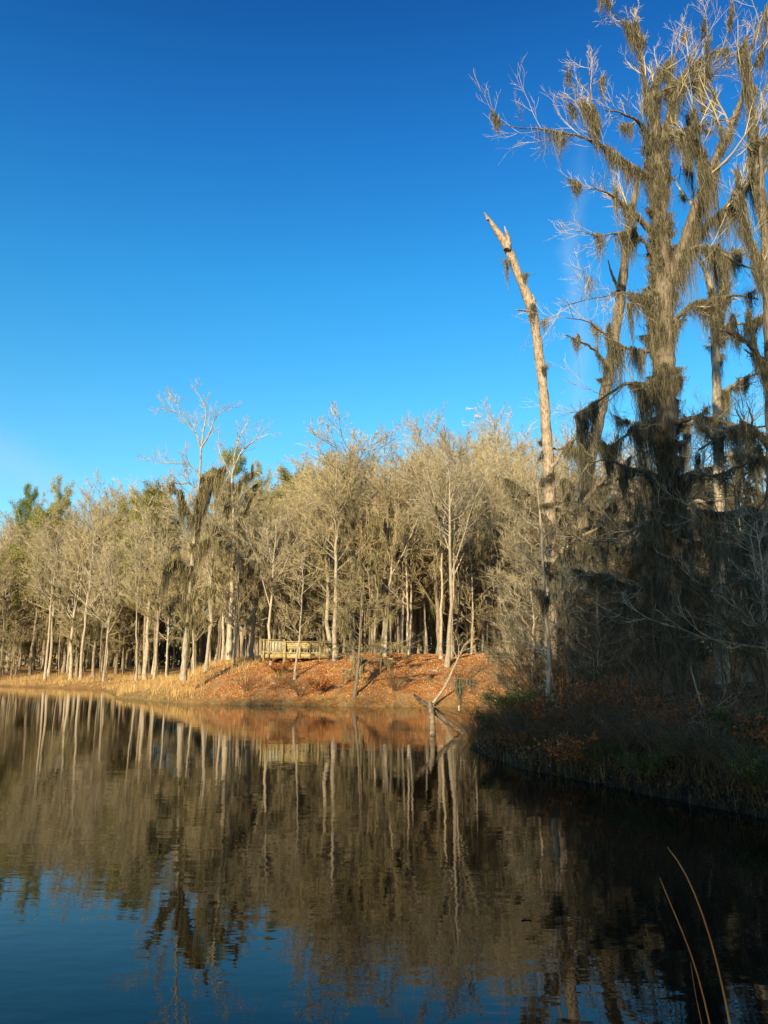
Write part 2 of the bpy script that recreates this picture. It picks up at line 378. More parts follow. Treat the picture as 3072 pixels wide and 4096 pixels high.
# ------------------------------------------------------------------ tree kinds
def tree_geo(seed, H, r0, nlimb, base, llen, ang=.8, up=.06, moss=0, mlen=.8, lean=.0, wig=.015, lvl=(6, 6, 4), twigr=.011, fork=0, msw=.032, mstr=9, mtop=.66):
    rng = np.random.default_rng(seed)
    k = 16; z = np.linspace(0, 1, k); P = np.zeros((1, k, 3)); P[0, :, 2] = z * H
    wx = np.cumsum(rng.standard_normal(k)) * wig * H / 4; wy = np.cumsum(rng.standard_normal(k)) * wig * H / 4
    P[0, :, 0] = (wx - wx[0]) + lean * H * z ** 1.3; P[0, :, 1] = wy - wy[0]
    Rt = (r0 * (1 - z) ** .8 * .9 + r0 * .1) * (1 + .55 * np.exp(-z * H / .35)); P[0, 0, 2] = -.3
    Rt = Rt[None]
    trunk = MB(); trunk.tubes(P, Rt, 9, .04, rng)
    A, RA = P, Rt
    if fork:
        B, RB = grow(rng, P, Rt, fork, .35, .7, .55, .33, 12, .05, .05, .7, .15, .01, .3)
        trunk.tubes(B, RB, 7)
    L1, R1 = grow(rng, P, Rt, nlimb, base, .97, llen, ang, 8, up, .10, .55, .3, .026, .42)
    if fork:
        L1b, R1b = grow(rng, B, RB, max(4, nlimb // 3), .25, .97, .4, ang * .8, 8, up, .1, .65, .3, .024, .5)
        L1 = np.concatenate([L1, L1b]); R1 = np.concatenate([R1, R1b])
    trunk.tubes(L1, R1, 5)
    crown = MB()
    L2, R2 = grow(rng, L1, R1, lvl[0], .2, 1, .44, .62, 6, up * .8, .07, .5, .3, twigr, .35)
    crown.tubes(L2, R2, 3)
    L3, R3 = grow(rng, L2, R2, lvl[1], .15, 1, .52, .6, 4, .05, .09, .55, .4, twigr * .75, .3)
    crown.tubes(L3, R3, 3)
    L4, R4 = grow(rng, L3, R3, lvl[2], .2, 1, .58, .5, 3, .05, .1, .6, .5, twigr * .55, .3)
    crown.tubes(L4, R4, 3)
    mo = None
    if moss:
        mo = MB()
        k1 = L1[:, 0, 2] < mtop * H; k2 = L2[:, 0, 2] < mtop * H
        hang_moss(rng, mo, L1[k1], R1[k1], int(moss * .45), mlen, .22, mstr, msw)
        hang_moss(rng, mo, L2[k2], R2[k2], int(moss * .55), mlen * .75, .16, mstr, msw)
    zs = H / max(v[:, 2].max() if v.ndim == 2 else v[..., 2].max() for v in crown.v)
    for g_ in (trunk, crown, mo):
        if g_: g_.v = [v * np.array([1, 1, zs]) for v in g_.v]
    return trunk, crown, mo

def make_tree(name, geo, bark, twig, moss='moss'):
    r = empty(name); tr, cr, mo = geo
    tr.build('trunk', M[bark], r, smooth=True); cr.build('crown', M[twig], r)
    if mo: tag(mo.build('hanging_moss', M[moss], r), kind='stuff')
    return r
used = set()
def place(proto, x, y, h=1.0, rz=0, label=None, cat='tree', group=None, z=None, sxy=None, tilt=(0, 0)):
    if proto.name in used:
        r = proto.copy(); COL.objects.link(r)
        for k_ in ('label', 'group'):
            if k_ in r: del r[k_]
        for ch in proto.children:
            c = ch.copy(); COL.objects.link(c); c.parent = r
    else: r = proto; used.add(proto.name)
    r.location = (x, y, (tz(x, y) if z is None else z) - .05); r.rotation_euler = (tilt[0], tilt[1], rz); s = sxy or h; r.scale = (s, s, h)
    tag(r, label, cat, group); return r

def pine_geo(seed, H=22, r0=.26, n=26, base=.55, full=1.0):
    rng = np.random.default_rng(seed); k = 14; z = np.linspace(0, 1, k); P = np.zeros((1, k, 3)); P[0, :, 2] = z * H; P[0, 0, 2] = -.3
    P[0, :, 0] = np.cumsum(rng.standard_normal(k)) * .06; P[0, :, 1] = np.cumsum(rng.standard_normal(k)) * .06
    Rt = (r0 * (1 - z * .85))[None]; tr = MB(); tr.tubes(P, Rt, 8)
    L1, R1 = grow(rng, P, Rt, n, base, .99, .17 * full, 1.15, 6, .10, .12, .35, .3, .02, .45)
    tr.tubes(L1, R1, 5)
    L2, R2 = grow(rng, L1, R1, 6, .3, 1, .4, .7, 4, .12, .15, .5, .5, .01, .2); tr.tubes(L2, R2, 3)
    cr = MB(); tips = np.concatenate([L2[:, -1], L2[:, 2], L1[:, -1]])
    C = np.repeat(tips, 60, 0) + rng.standard_normal((len(tips) * 60, 3)) * np.array([.30, .30, .2])
    cr.leaves(C, .26, rng, .22)
    return tr, cr, None
def leafy_geo(seed, H, r0, n=22, base=.3, dens=120, leaf=.14):
    rng = np.random.default_rng(seed)
    tr, cr, mo = tree_geo(seed, H, r0, n, base, .38, .9, .05, 0, lvl=(5, 3, 1), fork=2)
    rng = np.random.default_rng(seed + 1)
    V = np.concatenate(cr.v); pick = V[rng.integers(0, len(V), 10 * dens)]
    lf = MB(); lf.leaves(np.repeat(pick, 50, 0) + rng.standard_normal((len(pick) * 50, 3)) * .4, leaf, rng, .6)
    for v in cr.v: pass
    cr2 = MB(); cr2.v = cr.v; cr2.q = cr.q; cr2.t = cr.t; cr2.n = cr.n
    return tr, lf, None

T = {}
T['tall'] = make_tree('bare_tree', tree_geo(11, 20, .19, 28, .40, .25, .95, .07, 180, .9, fork=2, lvl=(6, 5, 3), twigr=.02), 'bark_pale', 'twig')
T['tall2'] = make_tree('bare_tree', tree_geo(12, 20, .16, 26, .46, .24, .9, .08, 130, .8, fork=3, lvl=(6, 5, 3), twigr=.019), 'bark_pale', 'twig_grey')
T['wide'] = make_tree('bare_tree', tree_geo(13, 17, .21, 30, .22, .34, 1.05, .04, 380, 1.1, fork=3, lvl=(6, 5, 3), twigr=.019), 'bark_brown', 'twig')
T['fork'] = make_tree('bare_tree', tree_geo(14, 19, .20, 26, .34, .30, .9, .08, 180, 1.0, fork=4, lvl=(6, 5, 3), twigr=.02), 'bark_pale', 'twig_grey')
T['mossy'] = make_tree('mossy_tree', tree_geo(15, 15, .17, 32, .16, .33, 1.1, .01, 650, 1.2, fork=2, lvl=(6, 4, 3), twigr=.015), 'bark_brown', 'twig')
T['mossy2'] = make_tree('mossy_tree', tree_geo(16, 13, .14, 28, .2, .34, 1.15, .0, 460, 1.0, fork=1, lvl=(6, 4, 3), twigr=.014), 'bark_brown', 'twig')
T['young'] = make_tree('young_tree', tree_geo(17, 11, .085, 24, .24, .25, .95, .06, 50, .6, lvl=(5, 4, 3), twigr=.013), 'bark_pale', 'twig')
T['young2'] = make_tree('young_tree', tree_geo(18, 10, .07, 22, .3, .28, .95, .06, 70, .7, lean=.05, lvl=(5, 4, 3), twigr=.013), 'bark_pale', 'twig')
T['pole'] = make_tree('slender_tree', tree_geo(19, 18, .125, 17, .52, .17, .85, .08, 60, .8, fork=2, lvl=(6, 5, 3), twigr=.015), 'bark_pale', 'twig_grey')
T['pole2'] = make_tree('slender_tree', tree_geo(20, 18, .10, 15, .45, .16, 1.0, .06, 110, .9, fork=1, lean=.03, lvl=(6, 5, 3), twigr=.015), 'bark_brown', 'twig')
T['pine'] = make_tree('pine_tree', pine_geo(21, 22, .26, 40, .5, 1.25), 'bark_brown', 'needles')
T['pine3'] = make_tree('pine_tree', pine_geo(23, 22, .26, 50, .35, 1.2), 'bark_brown', 'needles_olive')
T['pine2'] = make_tree('pine_tree', pine_geo(22, 20, .24, 46, .35, 1.35), 'bark_brown', 'needles_olive')
print('protos done')

rngp = np.random.default_rng(5)
# named trees of the front row on the far bank: (foot px, foot py, top py, kind, lean px at top, label)
FR = [
 (665, 2713, 2050, 'young', -10, 'thin pale curving trunk standing just left of the thick tall tree'),
 (693, 2672, 1900, 'young2', 10, 'slim pale tree standing behind the thick tall tree left of the deck'),
 (822, 2690, 1850, 'tall2', 6, 'straight white-barked tree midway between the thick tall tree and the deck'),
 (776, 2695, 2150, 'young', 30, 'very thin sapling leaning right beside the brush pile'),
 (800, 2650, 2100, 'young2', 12, 'thin sapling standing just behind the brush pile'),
 (937, 2667, 2050, 'young', 35, 'thin crooked tree left of the deck stairs'),
 (980, 2650, 2200, 'young2', 5, 'short slim dark trunk close to the deck end'),
 (1012, 2643, 1950, 'wide', 15, 'dark trunk in shadow at the left end of the deck'),
 (1083, 2660, 2000, 'tall2', -6, 'straight slender tree standing in front of the deck balusters'),
 (1178, 2718, 2150, 'young', -5, 'slim small tree on the slope in front of the deck bench'),
 (1343, 2642, 1740, 'tall', -8, 'stout grey tree at the right end of the deck'),
 (1325, 2625, 1800, 'fork', -60, 'pale forked tree leaning left behind the right end of the deck'),
 (1412, 2618, 1620, 'wide', 25, 'broad tree on the bank crest right of the deck with tall rounded crown'),
 (1418, 2790, 2190, 'mossy2', 50, 'mossy tree at the water edge leaning right, right of the deck'),
 (1530, 2618, 1700, 'mossy', 10, 'shaded thick trunk on the crest between the deck and the white trunk'),
 (1602, 2612, 1760, 'tall2', 60, 'slim tree on the crest leaning right, left of the white trunk'),
 (1634, 2620, 1950, 'young', 40, 'thin sapling on the crest leaning right beside the white trunk'),
 (1694, 2611, 1600, 'tall', 35, 'bright white-barked straight tree on the middle of the bank crest'),
 (1787, 2668, 1640, 'tall2', 40, 'white-barked tree on the slope left of the leaning bare sapling'),
 (1800, 2610, 1700, 'wide', 20, 'brown tree on the crest behind the white slope tree'),
 (1850, 2610, 2000, 'young', -10, 'thin straight sapling on the right part of the crest'),
 (1905, 2610, 2050, 'young2', 8, 'slender pale sapling near the right end of the orange bank'),
 (1946, 2606, 1600, 'wide', 10, 'broad crowned tree at the right end of the orange bank'),
 (1562, 2612, 2100, 'young', 5, 'thin tan sapling on the crest left of centre'),
 (1290, 2606, 1900, 'mossy', 20, 'mossy brown tree behind the deck bench'),
 (1225, 2612, 1800, 'fork', -15, 'pale tree rising behind the middle of the deck'),
 (500, 2672, 1900, 'fork', 10, 'left trunk of the pale twin pair near the picnic table'),
 (522, 2668, 1860, 'tall2', 30, 'right trunk of the pale twin pair near the picnic table'),
 (533, 2660, 2100, 'young', 20, 'thin sapling leaning right beside the pale twin trunks'),
 (372, 2665, 1880, 'wide', 15, 'brown tree standing behind the picnic table'),
 (252, 2680, 1950, 'mossy', -10, 'mossy multi-limbed tree on the grassy bank left of the picnic table'),
 (272, 2695, 2050, 'mossy2', 20, 'short moss-draped tree in golden grass near the water'),
 (190, 2660, 1990, 'young', 10, 'slim pale tree in the golden grass at left'),
 (120, 2655, 1980, 'mossy', -8, 'brown mossy tree near the left edge'),
 (18, 2665, 1960, 'fork', 10, 'pale tree at the very left edge of the bank'),
 (345, 2672, 2150, 'young2', 8, 'thin sapling standing right beside the picnic table'),
 (80, 2640, 2050, 'mossy2', 5, 'small mossy tree behind the grass near the left edge'),
]
for (px, py, top, kind, lp, lab) in FR:
    g3 = ground_hit(px, py); H0 = {'tall': 20, 'tall2': 20, 'wide': 17, 'fork': 19, 'mossy': 15, 'mossy2': 13, 'young': 11, 'young2': 10}[kind]
    tp = at(px, top, g3[1]); H = tp[2] - g3[2]; lx = lp / F * g3[1]
    place(T[kind], g3[0], g3[1], H / H0, rngp.uniform(0, 6.28), lab, 'tree', 'trees on the far bank', z=g3[2], sxy=(H / H0) ** .6, tilt=(rngp.uniform(-.05, .05), math.atan2(lx, H)))

# traced below: TWO TALL
# depth of the wood behind
cnt = 0
kinds = ['tall', 'tall2', 'wide', 'fork', 'mossy', 'mossy2', 'young', 'mossy', 'wide']
H0s = {'tall': 20, 'tall2': 20, 'wide': 17, 'fork': 19, 'mossy': 15, 'mossy2': 13, 'young': 11}
spots = []
tries = 0
quota = [62, 80, 18]
while sum(quota) and tries < 20000:
    tries += 1
    zn = rngp.integers(3)
    if not quota[zn]: continue
    px = rngp.uniform(*((-80, 640), (560, 2080), (2080, 3000))[zn]); Y = rngp.uniform(*((56, 140), (56, 100), (60, 100))[zn]); X = (px - 1536) / F * Y
    s = inland(np.array([X]), np.array([Y]))[0]
    if s < (4 if zn == 0 else 9.5) or s > 48: continue
    if any((X - a) ** 2 + (Y - b_) ** 2 < 2.0 ** 2 for a, b_ in spots): continue
    if 52 < Y < 59.5 and -10 < X < -2.5: continue
    spots.append((X, Y)); quota[zn] -= 1
ZX = [150, 300, 420, 620, 900, 1150, 1380, 1600, 1780, 2080, 2300, 2700]
ZN = ['in the wood at the far left edge', 'in the wood left of the picnic table', 'in the wood behind the picnic table', 'in the wood behind the pale twin trunks', 'in the wood behind the tallest far tree',
      'in the wood behind the deck railing', 'in the wood behind the deck bench', 'in the wood just right of the deck', 'in the wood behind the white-barked straight tree', 'in the wood behind the leaning bare sapling',
      'in the wood behind the bent dead trunk', 'in the wood behind the giant mossy tree', 'in the wood behind the pale right-hand tree']
for X, Y in spots:
    k_ = kinds[rngp.integers(len(kinds))]
    px = X / Y * F + 1536
    topz = np.interp(px, [0, 400, 800, 1200, 1500, 2000, 2600, 3200], [2050, 1910, 1900, 1850, 1750, 1670, 1720, 1740]) + rngp.uniform(-60, 160)
    H = (2680 - topz) / F * Y - 1.5
    if k_ in ('young', 'mossy2'): H *= .6
    k0 = {'tall': 'tall bare tree', 'tall2': 'tall grey-twigged tree', 'wide': 'broad brown bare tree', 'fork': 'forked bare tree', 'mossy': 'mossy brown tree', 'mossy2': 'small mossy tree', 'young': 'slim young tree'}[k_]
    lab = k0 + ' ' + ZN[int(np.searchsorted(ZX, px))] + (', nearer row' if Y < 75 else ', deeper row')
    place(T[k_], X, Y, H / H0s[k_], rngp.uniform(0, 6.28), lab, 'tree', 'bare trees deep in the wood', sxy=(H / H0s[k_]) ** .7)
ps = []; tries = 0
while len(ps) < 58 and tries < 6000:
    tries += 1; px = rngp.uniform(0, 2060); Y = rngp.uniform(50, 112) if px < 620 else rngp.uniform(50, 72); X = (px - 1536) / F * Y
    s = inland(np.array([X]), np.array([Y]))[0]
    if not (3.5 if px < 620 else 7.5) < s < 22 or any((X - a) ** 2 + (Y - b_) ** 2 < 1.2 for a, b_ in ps + spots): continue
    if 51 < Y < 60 and -10.5 < X < -2: continue
    ps.append((X, Y)); k_ = ('pole', 'pole2')[len(ps) % 2]
    top = np.interp(px, [0, 600, 1200, 1500, 2000], [2060, 1940, 1860, 1760, 1700]) + rngp.uniform(-40, 220); H = (2680 - top) / F * Y - 1.5
    place(T[k_], X, Y, H / 18, rngp.uniform(0, 6.28), ('pale pole-like' if k_ == 'pole' else 'brown pole-like') + ' tree ' + ZN[int(np.searchsorted(ZX, px))].replace('in the wood ', 'at the wood edge ') + (', nearer row' if s < 12 else ', deeper row'), 'tree', 'slender trees along the wood edge', sxy=(H / 18) ** .5, tilt=(rngp.uniform(-.06, .06), rngp.uniform(-.07, .07)))
# pines
PN = [(115, 1985, 122, 'pine', 'bright green rounded pine rising highest at the far left'), (245, 1985, 118, 'pine2', 'olive pine standing right of the bright green one'),
      (905, 1850, 88, 'pine', 'dark green pine top poking out left of the deck trees'), (1030, 1940, 90, 'pine2', 'pine top just right of the dark green one')]
for px, top, Y, k_, lab in PN:
    p = at(px, top, Y); z = tz(p[0], Y); H = p[2] - z
    place(T[k_], p[0], Y, H / (22 if k_ == 'pine' else 20), rngp.uniform(0, 6), lab, 'pine tree', 'pines behind the bare trees', z=z, sxy=.6)
for i_ in range(46):
    Y = rngp.uniform(84, 122); px = rngp.uniform(-150, 2900) if i_ > 16 else rngp.uniform(0, 1300)
    X = (px - 1536) / F * Y
    if inland(np.array([X]), np.array([Y]))[0] < 8: continue
    top = np.interp(px, [0, 300, 700, 1200, 1500, 2000, 3000], [2070, 2010, 1970, 1940, 1900, 1920, 1950]) + rngp.uniform(-10, 130)
    H = (2680 - top) / F * Y - 1; k_ = ('pine3', 'pine2')[i_ % 2]
    place(T[k_], X, Y, H / 21, rngp.uniform(0, 6), 'olive green pine half hidden ' + ZN[int(np.searchsorted(ZX, px))], 'pine tree', 'pines behind the bare trees', sxy=H / 21)
# the wood beyond, which reads as one mass
rng = np.random.default_rng(123); nt_ = 1100
X = rng.uniform(-120, 110, nt_); Y = np.where(X < -20, rng.uniform(132, 165, nt_), rng.uniform(104, 150, nt_)); k = 6
H = rng.uniform(7, 17, nt_); P = np.zeros((nt_, k, 3)); P[..., 0] = X[:, None]; P[..., 1] = Y[:, None]; P[..., 2] = terrain(X, Y)[:, None] + H[:, None] * np.linspace(0, 1, k)
P[..., :2] += np.cumsum(rng.standard_normal((nt_, k, 2)), 1) * .25
q = MB(); RR = rng.uniform(.06, .2, (nt_, 1)) * np.linspace(1, .2, k)[None]; q.tubes(P, RR, 5)
A, RA = grow(rng, P, RR, 22, .08, 1, .28, 1.0, 5, .05, .12, .4, .4, .02, .3); q.tubes(A, RA, 3)
B, RB0 = grow(rng, A, RA, 4, .2, 1, .5, .7, 3, .05, .12, .5, .5, .015, .3); q.tubes(B, RB0, 3)
hang_moss(rng, q, A, RA, 16000, 1.1, .3, 7, .07, .0, 3)
X = rng.uniform(-120, 110, 150000); Y = np.where(X < -20, rng.uniform(134, 165, 150000), rng.uniform(106, 150, 150000)); Z = 9 * rng.random(150000) ** 1.4
q.leaves(np.stack([X, Y, terrain(X, Y) + Z], -1), .55, rng, .35)
tag(q.build('distant_wood', M['twig_far']), 'far depth of the brown winter wood filling the gaps between trunks', 'wood', kind='stuff')
print('far wood done')

# ------------------------------------------------------------------ near right-hand trees, traced limbs at their own distance
def z6(x, y): return 2000 + x / 1.5476, y / 1.5476
def z7(x, y): return 1900 + x / 1.4155, 1400 + y / 1.4155
def limb(conv, pts, Y0, Y1, k=14):
    P = []; Rr = []
    n = len(pts)
    for a, (x, y, wd) in enumerate(pts):
        if conv == 'm':
            px, py, wp = x, y, wd
        else:
            px, py = conv(x, y); wp = wd / (1.5476 if conv is z6 else 1.4155)
        Y = Y0 + (Y1 - Y0) * a / (n - 1)
        P.append(at(px, py, Y)); Rr.append(wp * Y / F / 2)
    return resample(P, k, Rr)
def stack(L): return np.stack([a for a, _ in L]), np.stack([b for _, b in L])
def bumpy(rng, mb_, P, Rd, k, kk=60, am=.10):
    P2, R2 = resample(P, kk, Rd, 0); mb_.tubes(P2[None] + rng.standard_normal((1, kk, 3)) * Rd.mean() * .03, (R2 * (1 + am * .5 * rng.standard_normal(kk)))[None], k, am * .6, rng)

def hero(name, label, group, trunk, limbs, lv, moss_l, moss_t, seed, bark='bark_old', mlen=.5, trunk_moss=0, twigr=.006, twig='twig_grey', tub=None, cat='tree', stub=None, sw=.014, mw=.15, mfrom=0, mbig=1.5, long_=0):
    rng = np.random.default_rng(seed); base = trunk[0][0][0].copy()
    r = empty(name, base); tag(r, label, cat, group)
    off = lambda P: P - base
    tm = MB()
    for P, Rd in trunk: bumpy(rng, tm, off(P), Rd, 16)
    if stub:
        for P, Rd in stub: bumpy(rng, tm, off(P), Rd, 8, 16, .18)
    if limbs:
        LP, LR = stack(limbs); LP = off(LP)
        for a in range(len(LP)): bumpy(rng, tm, LP[a] + rng.standard_normal(LP[a].shape) * .02, LR[a], 9, 40, .08)
        cr = MB()
        A, RA = grow(rng, LP, LR, lv[0], .2, 1, .36, .75, 9, .07, .08, .42, .3, twigr * 1.3, .35); cr.tubes(A, RA, 4)
        B, RB = grow(rng, A, RA, lv[1], .15, 1, .5, .6, 6, .05, .09, .5, .4, twigr * .85, .3); cr.tubes(B, RB, 3)
        C, RC = grow(rng, B, RB, lv[2], .2, 1, .6, .5, 4, .05, .1, .6, .5, twigr * .55, .3); cr.tubes(C, RC, 3)
        cr.build('crown', M[twig], r)
        mo = MB()
        if moss_l: hang_moss(rng, mo, LP[mfrom:], LR[mfrom:], moss_l, mlen, mw, 40, sw, .0, 5, mbig)
        sl = np.r_[0:3, 14:len(LP)] if len(LP) > 20 else np.arange(len(LP))
        if long_: hang_moss(rng, mo, LP[sl], LR[sl], long_, 1.6, .07, 34, .013, .05, 6, 2.0)
        if moss_t: hang_moss(rng, mo, A[mfrom * lv[0]:], RA[mfrom * lv[0]:], moss_t, mlen * .7, mw * .6, 24, sw * .9, .0, 4)
    else: mo = MB()
    if trunk_moss:
        TP, TR = stack([(resample(P, 14), np.interp(np.linspace(0, 1, 14), np.linspace(0, 1, len(Rd)), Rd)) for P, Rd in trunk]); TP = off(TP)
        n_ = trunk_moss; a = rng.uniform(0, 6.28, n_); i_ = rng.integers(0, len(TP), n_); j_ = rng.integers(2, 11 if mfrom else 14, n_); u = rng.random(n_)[:, None]
        c = TP[i_, j_] * (1 - u) + TP[i_, j_ + 1 if False else j_ - 1] * u; rr = TR[i_, j_][:, None] * 1.03
        st = c + np.stack([np.cos(a), np.sin(a), 0 * a], -1) * rr
        pp = np.stack([st, st + np.stack([np.cos(a), np.sin(a), 0 * a], -1) * .12], 1)
        hang_moss(rng, mo, pp, None if False else np.zeros((n_, 2)), n_, mlen * .8, .10, 26, sw, 0, 4)
    tm.build('trunk', M[bark], r, smooth=True)
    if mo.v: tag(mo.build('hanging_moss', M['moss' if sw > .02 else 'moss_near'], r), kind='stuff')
    return r

def z2(x, y): return 600 + x / 1.58, 1500 + y / 1.58
def l2(pts, Y0, Y1, k=14):
    P = []; Rr = []
    for a, (x, y, wd) in enumerate(pts):
        Y = Y0 + (Y1 - Y0) * a / (len(pts) - 1); P.append(at(*z2(x, y), Y)); Rr.append(wd / 1.58 * Y / F / 2)
    return resample(P, k, Rr)
hero('bare_tree', 'tallest bare tree of the far bank, spreading pale crown left of the deck', 'trees on the far bank',
     [l2([(210, 1930, 44), (225, 1700, 31), (245, 1450, 25), (262, 1200, 21), (285, 980, 19), (300, 780, 16), (318, 600, 14), (322, 450, 12)], 51, 51, 24)],
     [l2([(322, 460, 13), (300, 380, 10), (240, 310, 8), (190, 240, 7), (140, 225, 5), (50, 210, 3)], 51, 50), l2([(190, 240, 6), (170, 180, 5), (140, 140, 4), (115, 105, 3)], 50.5, 51),
      l2([(325, 455, 13), (345, 300, 9), (360, 250, 7), (345, 190, 5), (285, 80, 3)], 51, 52), l2([(325, 460, 13), (370, 390, 11), (400, 290, 8), (440, 240, 5), (510, 200, 3)], 51, 50),
      l2([(318, 650, 12), (250, 560, 8), (160, 560, 6), (60, 560, 4), (0, 520, 3)], 51, 49.5), l2([(312, 740, 12), (250, 680, 9), (170, 690, 6), (110, 650, 3)], 51, 50), l2([(305, 760, 14), (380, 660, 10), (450, 600, 7), (520, 580, 4)], 51, 50),
      l2([(295, 900, 14), (340, 800, 10), (380, 700, 7), (400, 620, 4)], 51, 52), l2([(290, 950, 12), (220, 830, 9), (180, 740, 6), (130, 700, 3)], 51, 50), l2([(270, 1150, 12), (340, 1060, 9), (400, 1020, 5), (440, 1040, 3)], 51, 50),
      l2([(262, 1250, 12), (180, 1180, 9), (110, 1190, 6), (60, 1250, 3)], 51, 49.5), l2([(250, 1400, 12), (320, 1330, 9), (380, 1350, 5), (420, 1400, 3)], 51, 50), l2([(245, 1450, 12), (180, 1390, 8), (130, 1420, 5), (90, 1480, 3)], 51, 50), l2([(240, 1560, 10), (300, 1500, 7), (340, 1520, 5), (370, 1580, 3)], 51, 50)],
     (8, 6, 4), 320, 180, 81, mfrom=6, bark='bark_pale', twig='twig', twigr=.0115, mlen=1.0, sw=.03, mw=.25, trunk_moss=220)
hero('bare_tree', 'tall bare tree with arched forked crown, just left of the wooden deck', 'trees on the far bank',
     [l2([(497, 1800, 44), (505, 1600, 30), (515, 1400, 26), (525, 1150, 23), (530, 1000, 21), (525, 820, 18), (515, 680, 15), (525, 580, 13)], 58, 58, 24)],
     [l2([(525, 590, 12), (545, 440, 9), (575, 370, 7), (620, 300, 4)], 58, 58), l2([(525, 600, 12), (580, 480, 9), (660, 410, 7), (760, 370, 3)], 58, 56.5), l2([(520, 640, 11), (470, 560, 8), (440, 480, 6), (430, 420, 3)], 58, 59),
      l2([(518, 700, 11), (450, 620, 8), (380, 610, 6), (320, 650, 3)], 58, 56.5), l2([(522, 760, 11), (590, 650, 8), (660, 610, 6), (720, 640, 3)], 58, 57), l2([(528, 900, 11), (470, 800, 8), (440, 720, 5), (420, 660, 3)], 58, 57),
      l2([(530, 980, 11), (600, 860, 8), (640, 760, 6), (670, 680, 3)], 58, 59), l2([(528, 1080, 10), (450, 980, 7), (400, 950, 5), (340, 970, 3)], 58, 56.5), l2([(522, 1200, 10), (600, 1120, 7), (660, 1090, 5), (720, 1120, 3)], 58, 57), l2([(515, 1400, 10), (440, 1330, 7), (390, 1340, 5), (350, 1400, 3)], 58, 57)],
     (8, 6, 4), 160, 120, 82, mfrom=3, bark='bark_pale', twig='twig', twigr=.0115, mlen=1.0, sw=.03, mw=.25)

